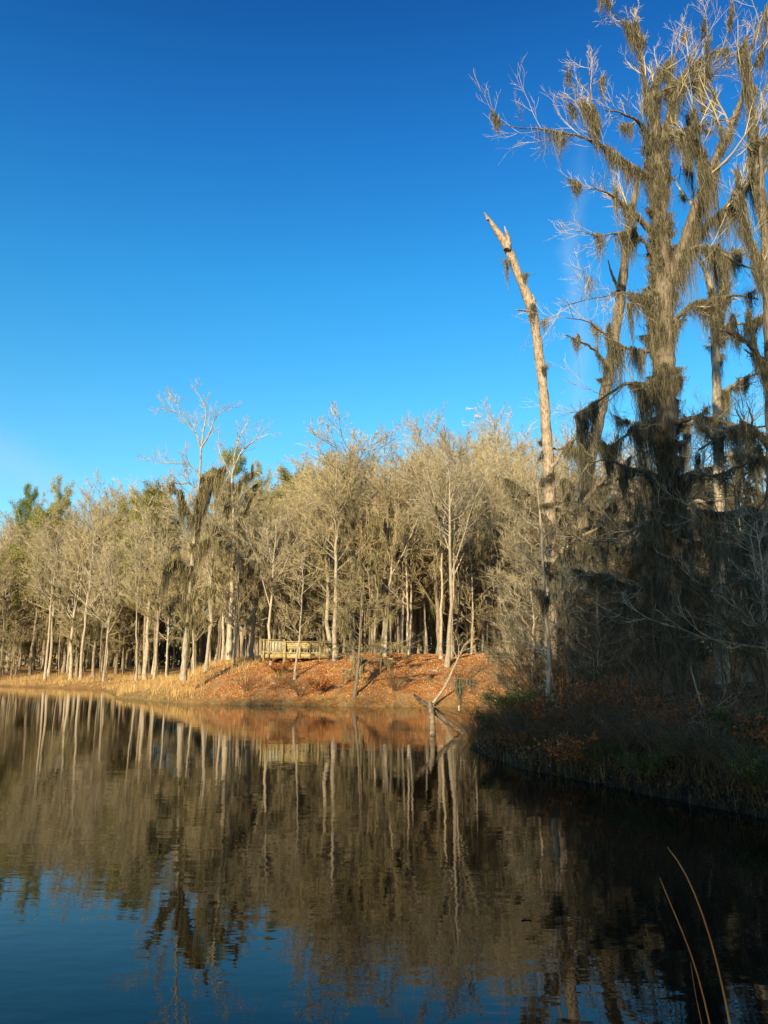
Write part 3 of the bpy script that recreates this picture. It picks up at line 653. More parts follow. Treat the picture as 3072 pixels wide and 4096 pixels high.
Yh = 23.0
main_trunk = limb(z7, [(1135, 2010, 150), (1125, 1900, 112), (1120, 1800, 100), (1110, 1500, 92), (1100, 1200, 100), (1100, 900, 92), (1090, 600, 100), (1085, 300, 118), (1075, 60, 125)], Yh, Yh, 20)
up_trunk = limb(z6, [(1008, 2260, 140), (1008, 2160, 140), (1000, 1900, 150), (1010, 1720, 125), (990, 1450, 90), (985, 1250, 85), (975, 1000, 72), (965, 800, 66), (955, 640, 60), (945, 585, 35)], Yh, Yh, 20)
hl = [
 limb(z6, [(1040, 1800, 50), (1070, 1690, 75), (1120, 1550, 78), (1190, 1350, 66), (1250, 1180, 50), (1300, 1040, 45), (1390, 860, 40), (1440, 750, 36), (1500, 650, 32), (1545, 550, 27), (1520, 420, 24), (1560, 260, 20), (1600, 120, 16), (1660, 20, 12)], Yh, Yh - 2),
 limb(z6, [(1150, 1500, 45), (1260, 1400, 38), (1370, 1320, 34), (1520, 1170, 30), (1580, 1020, 26), (1659, 870, 22), (1720, 740, 16)], Yh, Yh - 1.5),
 limb(z6, [(1520, 1170, 26), (1530, 1080, 24), (1550, 950, 22), (1560, 740, 20), (1610, 620, 16), (1670, 500, 12)], Yh - 1, Yh + .5),
 limb(z6, [(940, 1100, 45), (850, 1060, 32), (760, 1000, 25), (690, 940, 22), (600, 880, 20), (480, 850, 16), (380, 825, 13), (230, 790, 10), (100, 800, 7), (0, 770, 5)], Yh, Yh - 2.2),
 limb(z6, [(600, 880, 15), (590, 740, 13), (555, 680, 11), (460, 575, 9), (420, 470, 6)], Yh - 1, Yh - 1.6),
 limb(z6, [(590, 740, 11), (560, 640, 9), (560, 500, 8), (545, 380, 5)], Yh - 1, Yh - .3),
 limb(z6, [(950, 870, 40), (880, 780, 25), (820, 730, 18), (740, 690, 12), (650, 680, 8)], Yh, Yh - 1.5),
 limb(z6, [(950, 1440, 50), (850, 1340, 38), (790, 1290, 30), (720, 1230, 22), (650, 1190, 12), (560, 1160, 7)], Yh, Yh - 1.8),
 limb(z6, [(960, 1590, 30), (880, 1480, 18), (800, 1445, 14), (690, 1450, 12), (600, 1470, 8), (480, 1420, 5)], Yh, Yh - 1.8),
 limb(z6, [(960, 640, 40), (1020, 760, 30), (1060, 680, 25), (1100, 560, 22), (1140, 460, 18), (1200, 330, 12), (1260, 220, 8), (1310, 140, 5)][2:] and [(985, 900, 34), (1040, 740, 28), (1070, 650, 25), (1100, 560, 22), (1140, 460, 18), (1200, 330, 12), (1260, 220, 8), (1310, 140, 5)], Yh, Yh - 1),
 limb(z6, [(955, 640, 32), (945, 520, 26), (1020, 420, 14), (1100, 310, 8), (1110, 260, 4)], Yh, Yh + .6),
 limb(z6, [(950, 660, 34), (905, 590, 28), (895, 480, 25), (875, 380, 18), (873, 210, 12)], Yh, Yh - .3),
 limb(z6, [(868, 260, 9), (835, 205, 8), (740, 110, 7), (690, 80, 5), (655, -10, 4)], Yh - .3, Yh - 1),
 limb(z6, [(868, 250, 8), (850, 180, 10), (840, 130, 9), (830, 75, 7)], Yh - .3, Yh),
 limb(z6, [(1300, 1035, 20), (1240, 930, 16), (1190, 870, 14), (1100, 820, 10)], Yh - .8, Yh - 2),
 limb(z6, [(1080, 820, 12), (1160, 800, 13), (1240, 780, 12), (1340, 740, 11), (1430, 740, 12)], Yh - .5, Yh - 1.2),
 limb(z6, [(1150, 1000, 16), (1175, 820, 14), (1180, 700, 12), (1230, 580, 9), (1255, 500, 5)], Yh + .8, Yh + 1.5),
 limb(z6, [(1010, 560, 18), (1130, 480, 14), (1250, 360, 11), (1400, 260, 7), (1470, 160, 4)], Yh, Yh + 1.5),
 limb(z6, [(1000, 560, 14), (1180, 510, 12), (1320, 450, 9), (1440, 350, 6), (1520, 280, 4)], Yh, Yh - 2),
 limb(z6, [(960, 1800, 26), (900, 1840, 14), (760, 1810, 10), (560, 1850, 7), (380, 1900, 4)], Yh, Yh - 2.5),
 limb(z6, [(960, 2160, 30), (900, 2180, 20), (760, 2150, 13), (640, 2080, 10), (560, 1990, 8), (400, 1960, 5)], Yh, Yh - 2.6),
 limb(z6, [(1060, 2000, 36), (1180, 1880, 22), (1300, 1860, 15), (1450, 1830, 12), (1600, 1850, 9)], Yh, Yh - 2),
 limb(z6, [(1060, 1600, 40), (1230, 1520, 30), (1380, 1560, 22), (1500, 1640, 15), (1660, 1700, 9)], Yh, Yh - 2.4),
 limb(z7, [(1090, 150, 36), (960, 200, 24), (860, 180, 18), (760, 240, 14), (640, 330, 8), (560, 380, 5)], Yh, Yh - 2),
 limb(z7, [(1090, 480, 36), (980, 400, 26), (900, 430, 18), (800, 540, 12), (700, 560, 8)], Yh, Yh - 1.5),
 limb(z7, [(1100, 420, 36), (1240, 380, 24), (1380, 400, 18), (1520, 450, 14), (1660, 430, 10)], Yh, Yh - 2.4),
 limb(z7, [(1110, 760, 34), (1230, 690, 22), (1360, 720, 17), (1500, 660, 13), (1660, 600, 8)], Yh, Yh - 2.8),
 limb(z7, [(1090, 760, 30), (980, 690, 20), (860, 670, 14), (760, 620, 10), (640, 640, 6)], Yh, Yh - 2.4),
 limb(z7, [(1110, 1000, 30), (1000, 960, 20), (900, 1010, 15), (800, 1080, 10), (700, 1080, 6)], Yh, Yh - 2.4),
 limb(z7, [(1110, 1060, 30), (1260, 1100, 20), (1400, 1040, 15), (1540, 1060, 10), (1640, 1000, 6)], Yh, Yh - 2.8),
 limb(z7, [(1110, 1330, 26), (1000, 1310, 16), (870, 1350, 12), (740, 1270, 9), (640, 1280, 5)], Yh, Yh - 2),
]
hero('mossy_tree', 'giant moss-draped tree with thick forked trunk, highest of the right-hand trees', 'moss-hung trees on the right bank',
     [main_trunk, up_trunk], hl, (9, 6, 4), 850, 700, 31, long_=330, trunk_moss=1500, mlen=.8, mw=.17, mbig=3.0)
# leaning broken trunks
sA = limb('m', [(2200, 2790, 72), (2205, 2600, 54), (2204, 2300, 46), (2200, 2000, 44), (2194, 1850, 44), (2186, 1720, 42), (2176, 1575, 40), (2160, 1440, 38), (2142, 1330, 38), (2135, 1235, 44), (2118, 1200, 40), (2092, 1150, 36), (2062, 1075, 34), (2045, 1020, 36), (2030, 985, 40), (2012, 955, 34), (1985, 920, 22), (1960, 885, 18), (1948, 865, 16), (1938, 852, 6)], 26.5, 25.5, 34)
r1 = hero('broken_tree', 'tall dead trunk bent left with snapped bare top against the sky', 'broken dead trunks', [sA],
     [limb('m', [(2195, 1900, 20), (2230, 1830, 14), (2290, 1760, 8), (2340, 1720, 5)], 26, 25), limb('m', [(2200, 2100, 22), (2130, 1980, 15), (2060, 1930, 9), (1990, 1900, 5)], 26, 25),
      limb('m', [(2205, 2250, 22), (2300, 2150, 15), (2380, 2120, 9), (2430, 2080, 5)], 26, 25)], (5, 4, 3), 40, 40, 32, bark='bark_snag', trunk_moss=45, mlen=.6,
     stub=[limb('m', [(2028, 1000, 30), (2035, 960, 22), (2026, 930, 12), (2018, 905, 4)], 25.6, 25.6, 8), limb('m', [(2132, 1250, 20), (2138, 1200, 14), (2130, 1178, 5)], 25.8, 25.8, 8), limb('m', [(2120, 1245, 10), (2085, 1240, 8), (2064, 1240, 5)], 25.8, 25.4, 6),
           limb('m', [(1950, 880, 12), (1944, 862, 8), (1936, 850, 3)], 25.5, 25.5, 6)])
sB = limb('m', [(2335, 2730, 74), (2338, 2550, 60), (2330, 2200, 50), (2332, 2020, 48), (2345, 1900, 48), (2375, 1780, 48), (2395, 1680, 46), (2425, 1550, 44), (2450, 1400, 42), (2470, 1290, 40), (2482, 1180, 40), (2495, 1080, 38), (2512, 940, 36), (2530, 830, 32), (2542, 770, 26), (2546, 715, 10)], 29, 27.5, 34)
hero('broken_tree', 'dark slender broken trunk leaning right between the bent dead trunk and the giant mossy tree', 'broken dead trunks', [sB],
     [limb('m', [(2360, 1830, 20), (2300, 1790, 14), (2230, 1800, 9), (2160, 1770, 5)], 28, 26.5), limb('m', [(2440, 1480, 18), (2380, 1400, 12), (2330, 1370, 8), (2260, 1340, 5)], 28, 26.5),
      limb('m', [(2335, 2010, 22), (2400, 1930, 15), (2460, 1900, 10), (2520, 1830, 6)], 28, 27), limb('m', [(2332, 2150, 24), (2260, 2060, 16), (2200, 2030, 10), (2120, 2040, 5)], 28, 26.5)],
     (5, 4, 3), 60, 60, 33, trunk_moss=60, mlen=.6, stub=[limb('m', [(2476, 1160, 16), (2452, 1110, 12), (2440, 1075, 8), (2432, 1040, 4)], 27.8, 27.6, 8)])
# pale tree at the right
tC = limb('m', [(2890, 2740, 60), (2880, 2500, 46), (2876, 2000, 40), (2872, 1700, 38), (2866, 1540, 36), (2860, 1400, 33), (2856, 1280, 30), (2846, 1160, 27), (2830, 1080, 22), (2790, 1020, 16), (2760, 970, 10)], 30, 29, 26)
hero('mossy_tree', 'pale-barked tree behind and right of the giant mossy tree', 'moss-hung trees on the right bank', [tC],
     [limb('m', [(2868, 1600, 26), (2930, 1540, 18), (3000, 1500, 12), (3090, 1480, 7)], 30, 28.5), limb('m', [(2858, 1290, 20), (2880, 1180, 14), (2900, 1080, 10), (2960, 980, 6)], 29.5, 29),
      limb('m', [(2875, 1750, 30), (2800, 1690, 20), (2740, 1700, 14), (2650, 1680, 8)], 30, 28.5), limb('m', [(2858, 1340, 20), (2920, 1290, 14), (3000, 1300, 9), (3080, 1240, 6)], 29.5, 28),
      limb('m', [(2875, 1860, 30), (2960, 1800, 20), (3040, 1830, 14), (3120, 1800, 8)], 30, 28.5), limb('m', [(2878, 2050, 28), (2800, 2000, 18), (2720, 2030, 12), (2640, 2000, 7)], 30, 28)],
     (7, 5, 4), 130, 130, 34, long_=50, bark='bark_pale', trunk_moss=60, mlen=.7)
# tree just off the right edge whose limbs hang into view
tD = limb('m', [(3110, 2800, 80), (3105, 2400, 64), (3095, 2000, 56), (3085, 1600, 46), (3075, 1300, 40), (3060, 1000, 32), (3050, 760, 24), (3040, 560, 14)], 20, 20, 24)
hero('mossy_tree', 'moss-hung tree cut by the right edge of the view, limbs reaching left', 'moss-hung trees on the right bank', [tD],
     [limb('m', [(3080, 1500, 34), (3020, 1400, 22), (2950, 1340, 14), (2880, 1320, 8)], 20, 19), limb('m', [(3070, 1150, 30), (3020, 1000, 20), (2980, 900, 14), (2960, 780, 8)], 20, 19.5),
      limb('m', [(3090, 1800, 36), (3000, 1700, 24), (2900, 1720, 16), (2800, 1800, 8)], 20, 18.5), limb('m', [(3095, 2100, 36), (3000, 2030, 24), (2900, 2060, 16), (2780, 2040, 8)], 20, 18.5),
      limb('m', [(3060, 900, 24), (3030, 700, 16), (3010, 560, 10), (3030, 430, 6)], 20, 20.5), limb('m', [(3100, 2350, 34), (3000, 2300, 22), (2880, 2360, 14), (2760, 2330, 7)], 20, 18.5),
      limb('m', [(3085, 1650, 30), (3130, 1500, 22), (3180, 1400, 16), (3200, 1300, 8)], 20, 21), limb('m', [(3065, 1000, 30), (3120, 850, 22), (3180, 800, 16), (3200, 700, 8)], 20, 21)],
     (7, 5, 4), 200, 220, 35, long_=90, trunk_moss=90, mlen=.75)
# slender straight tree with fine level branches
tE = limb(z7, [(412, 2080, 34), (420, 1850, 27), (425, 1700, 24), (400, 1500, 20), (385, 1250, 17), (375, 1000, 14), (350, 750, 11), (325, 570, 7), (315, 500, 4)], 21, 21, 24)
rngE = np.random.default_rng(77); TPE, TRE = tE
LE, RE = grow(rngE, TPE[None], TRE[None], 34, .18, .97, .22, 1.2, 14, .03, .05, .4, .2, .005, .5)
hero('slender_tree', 'slender straight tree with fine level branches at the tip of the right bank', 'moss-hung trees on the right bank', [tE],
     [(LE[a], RE[a]) for a in range(len(LE))], (5, 4, 3), 30, 30, 36, bark='bark_pale', mlen=.3, twigr=.0045)
# thin bough crossing the shade at lower right, from a small leaning tree out of view
tG = limb(z7, [(1760, 2060, 46), (1745, 1850, 36), (1740, 1700, 32), (1720, 1560, 24), (1700, 1400, 16), (1690, 1250, 8)], 15.5, 15.5, 16)
hero('slender_tree', 'pale thin boughs crossing the shade from the right edge', 'moss-hung trees on the right bank', [tG],
     [limb(z7, [(1740, 1700, 22), (1659, 1690, 17), (1500, 1672, 14), (1300, 1630, 11), (1150, 1572, 9), (1010, 1530, 7), (870, 1495, 4)], 15.5, 15),
      limb(z7, [(1730, 1640, 20), (1659, 1595, 15), (1540, 1510, 11), (1435, 1405, 8), (1380, 1360, 4)], 15.5, 15.4)], (5, 3, 2), 10, 0, 37, bark='bark_brown', mlen=.3)
print('heroes done')

# background trees of the right bank: individual copies with dense moss
T['rb1'] = make_tree('mossy_tree', tree_geo(41, 14, .15, 30, .12, .30, 1.05, -.01, 330, 1.3, fork=1, lvl=(6, 4, 3), twigr=.008, msw=.022, mstr=18, mtop=.9), 'bark_old', 'twig_brown', 'moss_near')
T['rb2'] = make_tree('mossy_tree', tree_geo(42, 11, .12, 28, .12, .33, 1.1, -.01, 280, 1.2, fork=0, lvl=(6, 4, 3), twigr=.008, msw=.022, mstr=18, mtop=.9), 'bark_old', 'twig_brown', 'moss_near')
T['rb3'] = make_tree('mossy_tree', tree_geo(43, 12, .10, 30, .18, .26, .9, .05, 180, .7, lvl=(6, 4, 3), twigr=.008, msw=.02, mstr=14), 'bark_pale', 'twig_grey', 'moss_near')
RB = [ # foot px, distance, top py, kind, label
 (2120, 27.5, 2080, 'rb3', 'leafless tree just left of the bent dead trunk on the right bank'),
 (2270, 25.5, 2000, 'rb2', 'dark mossy tree between the two broken trunks'),
 (2440, 26, 1900, 'rb1', 'mossy tree just left of the giant tree trunk'),
 (2580, 28, 1780, 'rb1', 'mossy tree close behind the giant tree on its left'),
 (2760, 25.5, 1830, 'rb2', 'mossy tree just right of the giant tree trunk'),
 (2960, 24, 1760, 'rb1', 'heavy mossy tree near the right edge of the right bank'),
 (2350, 33, 1850, 'rb1', 'mossy tree behind the dark broken trunk'),
 (2200, 36, 1960, 'rb3', 'slim tree behind the bent dead trunk'),
 (2680, 34, 1700, 'rb1', 'tall mossy tree right behind the giant tree'),
 (2850, 36, 1650, 'rb3', 'slim tree behind the pale right-hand tree'),
 (3020, 31, 1600, 'rb1', 'tall mossy tree behind the one cut by the right edge'),
 (2500, 38, 1750, 'rb2', 'mossy tree deep in the right-hand wood behind the dark broken trunk'),
 (2100, 34, 2150, 'rb2', 'low mossy tree where the right bank meets the orange bank'),
 (2060, 31, 2250, 'rb3', 'thin small tree overlapping the right end of the orange bank'),
 (3060, 17.5, 2000, 'rb3', 'slim small tree near the water at the right edge'),
 (2380, 21.5, 2250, 'rb3', 'thin small tree in the shade right of the slender straight tree'),
]
HH = {'rb1': 14, 'rb2': 11, 'rb3': 12}
for px, Y, top, k_, lab in RB:
    X = (px - 1536) / F * Y; p = at(px, top, Y); z = tz(X, Y); H = p[2] - z
    place(T[k_], X, Y, H / HH[k_], rngp.uniform(0, 6.28), lab, 'tree', 'moss-hung trees on the right bank', z=z, sxy=max(.55, (H / HH[k_]) ** .6))
ZRX = [.27, .36, .45]; ZR = [' behind the dark broken trunk', ' behind the giant mossy tree', ' behind the pale right-hand tree', ' at the right edge']
n_ = 0; sp2 = [((px - 1536) / F * Y, Y) for px, Y, *_ in RB]
while n_ < 34:
    Y = rngp.uniform(30, 58); X = rngp.uniform(9.5, .6 * Y + 2)
    if inland(np.array([X]), np.array([Y]))[0] < 1.5 or any((X - a) ** 2 + (Y - b_) ** 2 < 3 for a, b_ in sp2): continue
    if Y > 44 and X < 8.5: continue
    sp2.append((X, Y)); n_ += 1; k_ = ('rb1', 'rb2', 'rb3')[rngp.integers(3)]
    H = rngp.uniform(.75, 1.15)
    place(T[k_], X, Y, H, rngp.uniform(0, 6.28), {'rb1': 'tall heavy', 'rb2': 'broad low', 'rb3': 'slim pale'}[k_] + ' moss-hung tree ' + ('far back' if Y > 46 else 'midway back') + ZR[int(np.searchsorted(ZRX, X / Y))], 'tree', 'trees deep in the right-hand wood', sxy=H)

# trees of the near bank, behind the viewer: they throw the evening shade over the right bank
T['ev'] = make_tree('evergreen_oak', leafy_geo(51, 17, .3, 30, .12, 84, .2), 'bark_old', 'leaf_dark')
T['ev2'] = make_tree('evergreen_oak', leafy_geo(53, 17, .3, 24, .4, 46, .2), 'bark_old', 'leaf_dark')
NB = [(-3.2, -9, 1.2, 'ev2'), (1.2, -10, 1.24, 'ev2'), (4.2, -11, 1.12, 'ev2'), (7.5, -9.5, 1.2, 'ev2'), (12, -10, 1.2, 'ev2'), (-7.2, -9.5, .78, 'ev'), (-3.2, -7, .72, 'ev'), (1.2, -9, .8, 'ev'), (5.5, -6, .72, 'ev'), (10, -9, .78, 'ev'), (14.5, -6, .74, 'ev'), (-5.0, -13, .92, 'ev'), (8, -14, .88, 'ev'), (3.5, -14, .9, 'ev'), (19, -9, .8, 'ev'), (-30.5, -20, 1.36, 'ev')]
for X, Y, h, k_ in NB:
    place(T[k_], X, Y, h, rngp.uniform(0, 6), 'dense evergreen oak standing back from the near shore', 'tree', 'oaks on the near shore')

# ------------------------------------------------------------------ deck
def deck():
    c = ground_hit(1056, 2660); Y0 = 54.0
    x0 = at(1050, 2600, Y0)[0]; x1 = at(1338, 2600, Y0)[0]; zf = at(1100, 2617, Y0)[2]
    r = empty('wooden_deck', (x0, Y0, zf)); tag(r, 'weathered wooden viewing deck with railings and bench backs on the bank crest', 'deck')
    W_ = x1 - x0; xs = W_ * .30; D = 2.6
    m = MB()
    for a in range(18): m.box(.0 + 0 * a, D * a / 18, -.04, W_ - .05, D * (a + 1) / 18 - .012, 0)
    m.build('floor', M['wood'], r)
    m = MB(); m.box(-.04, -.05, -.26, xs, -.003, -.043); m.box(xs + .003, -.09, -.27, W_ - .2, -.045, .02); m.box(-.08, 0, -.26, -.045, D, -.04)
    m.build('fascia', M['wood'], r)
    def post(x, y, z0, z1, w_=.1, tl=0):
        q = MB(); Mx = Matrix.Translation((x, y, z0)) @ Matrix.Rotation(tl, 4, 'X')
        q.box(-w_ / 2, -.05, 0, w_ / 2, .05, z1 - z0, Mx); return q.build('post', M['wood'], r)
    for x in (.1, .42, xs): post(x, -.12, -.75 if x != .42 else -.25, .95 if x != xs else 1.0)
    for x in (.1, xs, W_ * .52, W_ * .75): post(x, 1.6, -.9, -.05, .14)
    post(xs + .09, -.16, -.5, .88, .1)
    for fx in (.52, .665, .80): post(W_ * fx, -.13, -.3, .82, .12, -.05)
    for fx, a, y in ((.90, -.16, .25), (.95, -.2, .75), (1.0, -.2, 1.3)): post(W_ * fx, y - .15, -.2, .82, .17, a)
    m = MB(); m.box(-.14, -.22, .95, xs - .06, -.04, .99); m.build('handrail', M['wood'], r)
    m = MB(); m.box(xs + .06, -.26, .825, W_ * .93, -.06, .865); m.build('handrail', M['wood'], r)
    m = MB(); Mx = Matrix.Translation((W_ * .90, -.2, .868)) @ Matrix.Rotation(1.15, 4, 'Z'); m.box(0, -.1, 0, 1.7, .1, .04, Mx); m.build('handrail', M['wood'], r)
    m = MB(); m.box(-.02, -.10, .12, xs - .06, -.065, .20); m.box(-.02, -.10, .86, xs - .06, -.065, .94); m.build('bottom_rail', M['wood'], r)
    nb = 13
    for a in range(nb):
        x = .16 + (xs - .28) * a / (nb - 1)
        if abs(x - .42) < .06: continue
        q = MB(); q.box(x - .022, -.063, .16, x + .022, -.025, .90); q.build('baluster', M['wood_lt'], r)
    for z0, z1, t_ in ((.66, .79, 0), (.51, .645, .02), (.37, .495, .04)):
        q = MB(); q.box(xs + .15, -.07 + t_, z0, W_ * .87, -.035 + t_, z1); q.build('bench_back_board', M['wood'], r)
    for z0, z1 in ((.62, .78), (.40, .58)):
        q = MB(); Mx = Matrix.Translation((W_ * .885, -.02, z0)) @ Matrix.Rotation(1.15, 4, 'Z'); q.box(0, 0, 0, 1.5, .035, z1 - z0, Mx); q.build('bench_back_board', M['wood'], r)
    q = MB(); q.box(xs + .15, .05, .32, W_ * .85, .45, .36); q.build('bench_seat', M['wood'], r)
    for a in range(4):
        x = xs + .35 + a * .68
        q = MB(); Mx = Matrix.Translation((x, .02, 0)) @ Matrix.Rotation(.32, 4, 'Y'); q.box(-.03, .0, 0, .03, .06, .33, Mx); q.build('bench_brace', M['wood_lt'], r)
    # rear railing seen through the gaps
    m = MB(); m.box(0, D - .05, .9, W_, D + .08, .94); m.box(0, D, .1, W_, D + .035, .18); m.build('handrail', M['wood'], r)
    for a in range(22):
        q = MB(); x = .1 + W_ * .96 * a / 21; q.box(x - .02, D + .037, .1, x + .02, D + .07, .9); q.build('baluster', M['wood_lt'], r)
    for fx in (.02, .33, .66, .98): post(W_ * fx, D + .13, -.8, .98)
deck()

# picnic table and notice board on the left
g3 = ground_hit(352, 2668); px_m = g3[1] / F
r = empty('picnic_table', (g3[0], g3[1], g3[2]), .35); tag(r, 'weathered wooden picnic table with attached benches on the left bank', 'picnic table')
q = MB()
for a in range(5): q.box(-.95, -.36 + a * .147, .73, .95, -.36 + a * .147 + .135, .77)
q.build('tabletop', M['wood'], r)
for sg in (-1, 1):
    q = MB(); q.box(-.95, sg * .72 - .13, .42, .95, sg * .72 - .005, .46); q.box(-.95, sg * .72 + .005, .42, .95, sg * .72 + .13, .46); q.build('bench_seat', M['wood'], r)
    for e in (-1, 1):
        q = MB(); Mx = Matrix.Translation((e * .68, sg * .58, 0)) @ Matrix.Rotation(sg * .55, 4, 'X'); q.box(-.045, -.02, 0, .045, .07, .85, Mx); q.build('leg', M['wood_lt'], r)
for e in (-1, 1): q = MB(); q.box(e * .74 - .03, -.85, .33, e * .74 + .03, .85, .41); q.build('cross_beam', M['wood'], r)
g3 = ground_hit(432, 2655)
r = empty('notice_sign', (g3[0], g3[1], g3[2]), -.1); tag(r, 'small white notice on a dark post beside the picnic table', 'sign')
k_ = g3[1] / F; zt = at(432, 2618, g3[1])[2] - g3[2]; zb = at(432, 2636, g3[1])[2] - g3[2]
q = MB(); q.box(-.05, .0, -.3, .05, .08, zt); q.build('post', M['wood_grey'], r)
bo = MB(); bo.box(-6 * k_, -.05, zb, 6 * k_, -.004, zt + .02); bo = bo.build('board', M['white'], r)
q = MB(); q.box(-3 * k_, -.056, zb + .12, 2.5 * k_, -.052, zt - .22); q.build('print', M['dark'], bo)

# small white float by the far shore and an orange leaf afloat
q = MB(); p = at(1836, 2826, 43.5); 
prof = [(0, -.03), (.03, -.025), (.038, 0), (.036, .06), (.022, .09), (.014, .12), (0, .12)]
for a in range(1): q.tubes(np.array([[0, 0, z] for _, z in prof]), np.array([max(r_, .004) for r_, _ in prof]), 12)
fl = empty('plastic_bottle', (p[0], 43.5, .03)); tag(fl, 'tiny white plastic bottle afloat by the far orange shore', 'bottle'); q.build('body', M['white_plastic'], fl, smooth=True)
q = MB(); q.tubes(np.array([[0, 0, .12], [0, 0, .14]]), np.array([.016, .016]), 10); q.build('cap', M['red'], fl)
d_ = ray(2107, 3677); tt = -CAMZ / d_[2]; p = np.array([0, 0, CAMZ]) + d_ * tt
q = MB(); th = np.linspace(0, 2 * np.pi, 15)[:-1]; rr_ = .024 * (1 + .35 * np.abs(np.cos(th * 2.5)))
V = np.stack([rr_ * 1.6 * np.cos(th), rr_ * np.sin(th), .006 + .012 * np.cos(th) ** 2], 1); V2 = np.r_[V, V - [0, 0, .002], [[0, 0, .004]], [[0, 0, .002]]]
Tt = [[28, a, (a + 1) % 14] for a in range(14)] + [[29, 14 + (a + 1) % 14, 14 + a] for a in range(14)]; Qs = [[a, 14 + a, 14 + (a + 1) % 14, (a + 1) % 14] for a in range(14)]
q.add(V2, Qs, Tt); o = q.build('fallen_leaf', M['leaf_rust']); o.location = (p[0], p[1], .001); tag(o, 'single orange leaf floating on the dark water', 'leaf')

# ------------------------------------------------------------------ dead wood
def z5(x, y): return 1500 + x / 2.37, 2500 + y / 2.37
def l5(pts, Y0, Y1, k=10):
    P = []; Rr = []
    for a, (x, y, wd) in enumerate(pts):
        Y = Y0 + (Y1 - Y0) * a / (len(pts) - 1); P.append(at(*z5(x, y), Y)); Rr.append(wd / 2.37 * Y / F / 2)
    return resample(P, k, Rr, 1)
rng = np.random.default_rng(8)
L = l5([(365, 655, 10), (378, 672, 28), (430, 718, 40), (510, 775, 46), (600, 855, 50), (690, 925, 50), (780, 985, 46), (850, 1040, 40)], 25, 26.2, 14)
q = MB(); bumpy(rng, q, L[0], L[1], 10, 50, .16); r = empty('dead_log', L[0][-1]); q.v = [v - L[0][-1] for v in q.v]
tag(r, 'grey broken log slanting out of the water at the bank tip', 'log'); q.build('trunk', M['wood_grey'], r, smooth=True)
L2_ = l5([(548, 1085, 60), (545, 1020, 56), (545, 900, 50), (535, 800, 48), (520, 740, 34), (518, 708, 8)], 25.4, 25.4, 12)
q = MB(); bumpy(rng, q, L2_[0], L2_[1], 10, 40, .14); q.v = [v - L2_[0][0] for v in q.v]
r = empty('tree_stump', L2_[0][0]); tag(r, 'upright dead stump in the water supporting the slanting log', 'stump'); q.build('trunk', M['wood_grey'], r, smooth=True)
L = l5([(690, 1040, 14), (640, 900, 13), (600, 800, 11), (560, 740, 7)], 26, 25.2, 8)
# curved leaning bare sapling
Ls = l5([(545, 745, 30), (590, 690, 26), (640, 620, 24), (690, 540, 22), (725, 450, 20), (765, 370, 18), (800, 290, 14), (830, 215, 10), (880, 150, 6)], 44.6, 46, 16)
br = [l5([(800, 290, 12), (790, 200, 9), (780, 130, 6), (740, 65, 4)], 45.6, 45, 10), l5([(815, 250, 11), (850, 190, 8), (900, 140, 6), (950, 60, 4)], 45.8, 46, 10), l5([(790, 300, 8), (840, 240, 6), (900, 215, 4), (940, 230, 3)], 45.6, 45, 10), l5([(780, 330, 8), (740, 230, 6), (730, 180, 4), (735, 130, 3)], 45.6, 46, 10)]
hero('leaning_sapling', 'bare whitish sapling curving right from the far waterline', None, [Ls], br, (6, 5, 3), 0, 0, 39, bark='bark_pale', twigr=.008, twig='twig')
def log(p0, p1, r0, label, name='fallen_log', n=2):
    p0 = ground_hit(*p0); p1 = ground_hit(*p1); b_ = (p0 + p1) / 2; q = MB(); P = resample([p0 + [0, 0, r0], b_ + [0, .1, r0 * 1.6], p1 + [0, 0, r0]], 14) - b_
    bumpy(rng, q, P, np.linspace(r0, r0 * .5, 14), 7, 24, .12)
    for a in range(n):
        i_ = rng.integers(4, 11); d = norm(rng.standard_normal(3) + [0, 0, .8]); Q_ = np.stack([P[i_], P[i_] + d * .25, P[i_] + d * .5 + [0, 0, .05]]); q.tubes(Q_, np.array([.5, .4, .2]) * r0, 5)
    o = q.build(name, M['wood_grey'] if r0 > .05 else M['bark_pale'], smooth=True); V = b_; o.location = V; tag(o, label, 'log')
log((776, 2685), (850, 2668), .09, 'fallen log in the brush pile beside the white-barked tree')
log((815, 2700), (845, 2672), .07, 'shorter log propped at the right of the brush pile')
log((1640, 2712), (1682, 2704), .04, 'pale stick lying on the orange bank below the white trunk')
log((1732, 2684), (1752, 2692), .04, 'short pale stick lying above the water left of the leaning sapling')
log((330, 2790), (470, 2775), .05, 'thin branch lying along the left shore at the water edge')
log((780, 2712), (850, 2716), .035, 'thin pale branch lying on the grass left of the deck')
log((1075, 2740), (1105, 2736), .04, 'pale curved stick on the slope below the deck')

# ------------------------------------------------------------------ stems reaching over the near water
def stem(pts, Y0, Y1, r0, label, head=True):
    P = []
    for a, (x, y) in enumerate(pts):
        P.append(at(1800 + x / 1.3043, 2500 + y / 1.3043, Y0 + (Y1 - Y0) * a / (len(pts) - 1)))
    P0 = P[0].copy(); gx_, gy_ = P0[0] + .03, P0[1] - .1; P = [np.array([gx_ + .02, gy_, max(tz(gx_, gy_), 0) - .03])] + P
    P = resample(P, 26, None, 2); b_ = P[0]; q = MB(); q.tubes(P - b_, np.linspace(r0, r0 * .35, 26), 6)
    o = q.build('grass_stem', M['reed'], smooth=True); o.location = b_; tag(o, label, 'grass stem', 'grass stems reaching over the water'); return o
stem([(1480, 2200), (1455, 2040), (1420, 1880), (1380, 1700), (1335, 1550), (1290, 1430), (1245, 1320), (1200, 1230), (1165, 1185), (1135, 1160)], 2.2, 2.5, .0042, 'longer rust-coloured grass stem arching left over the water')
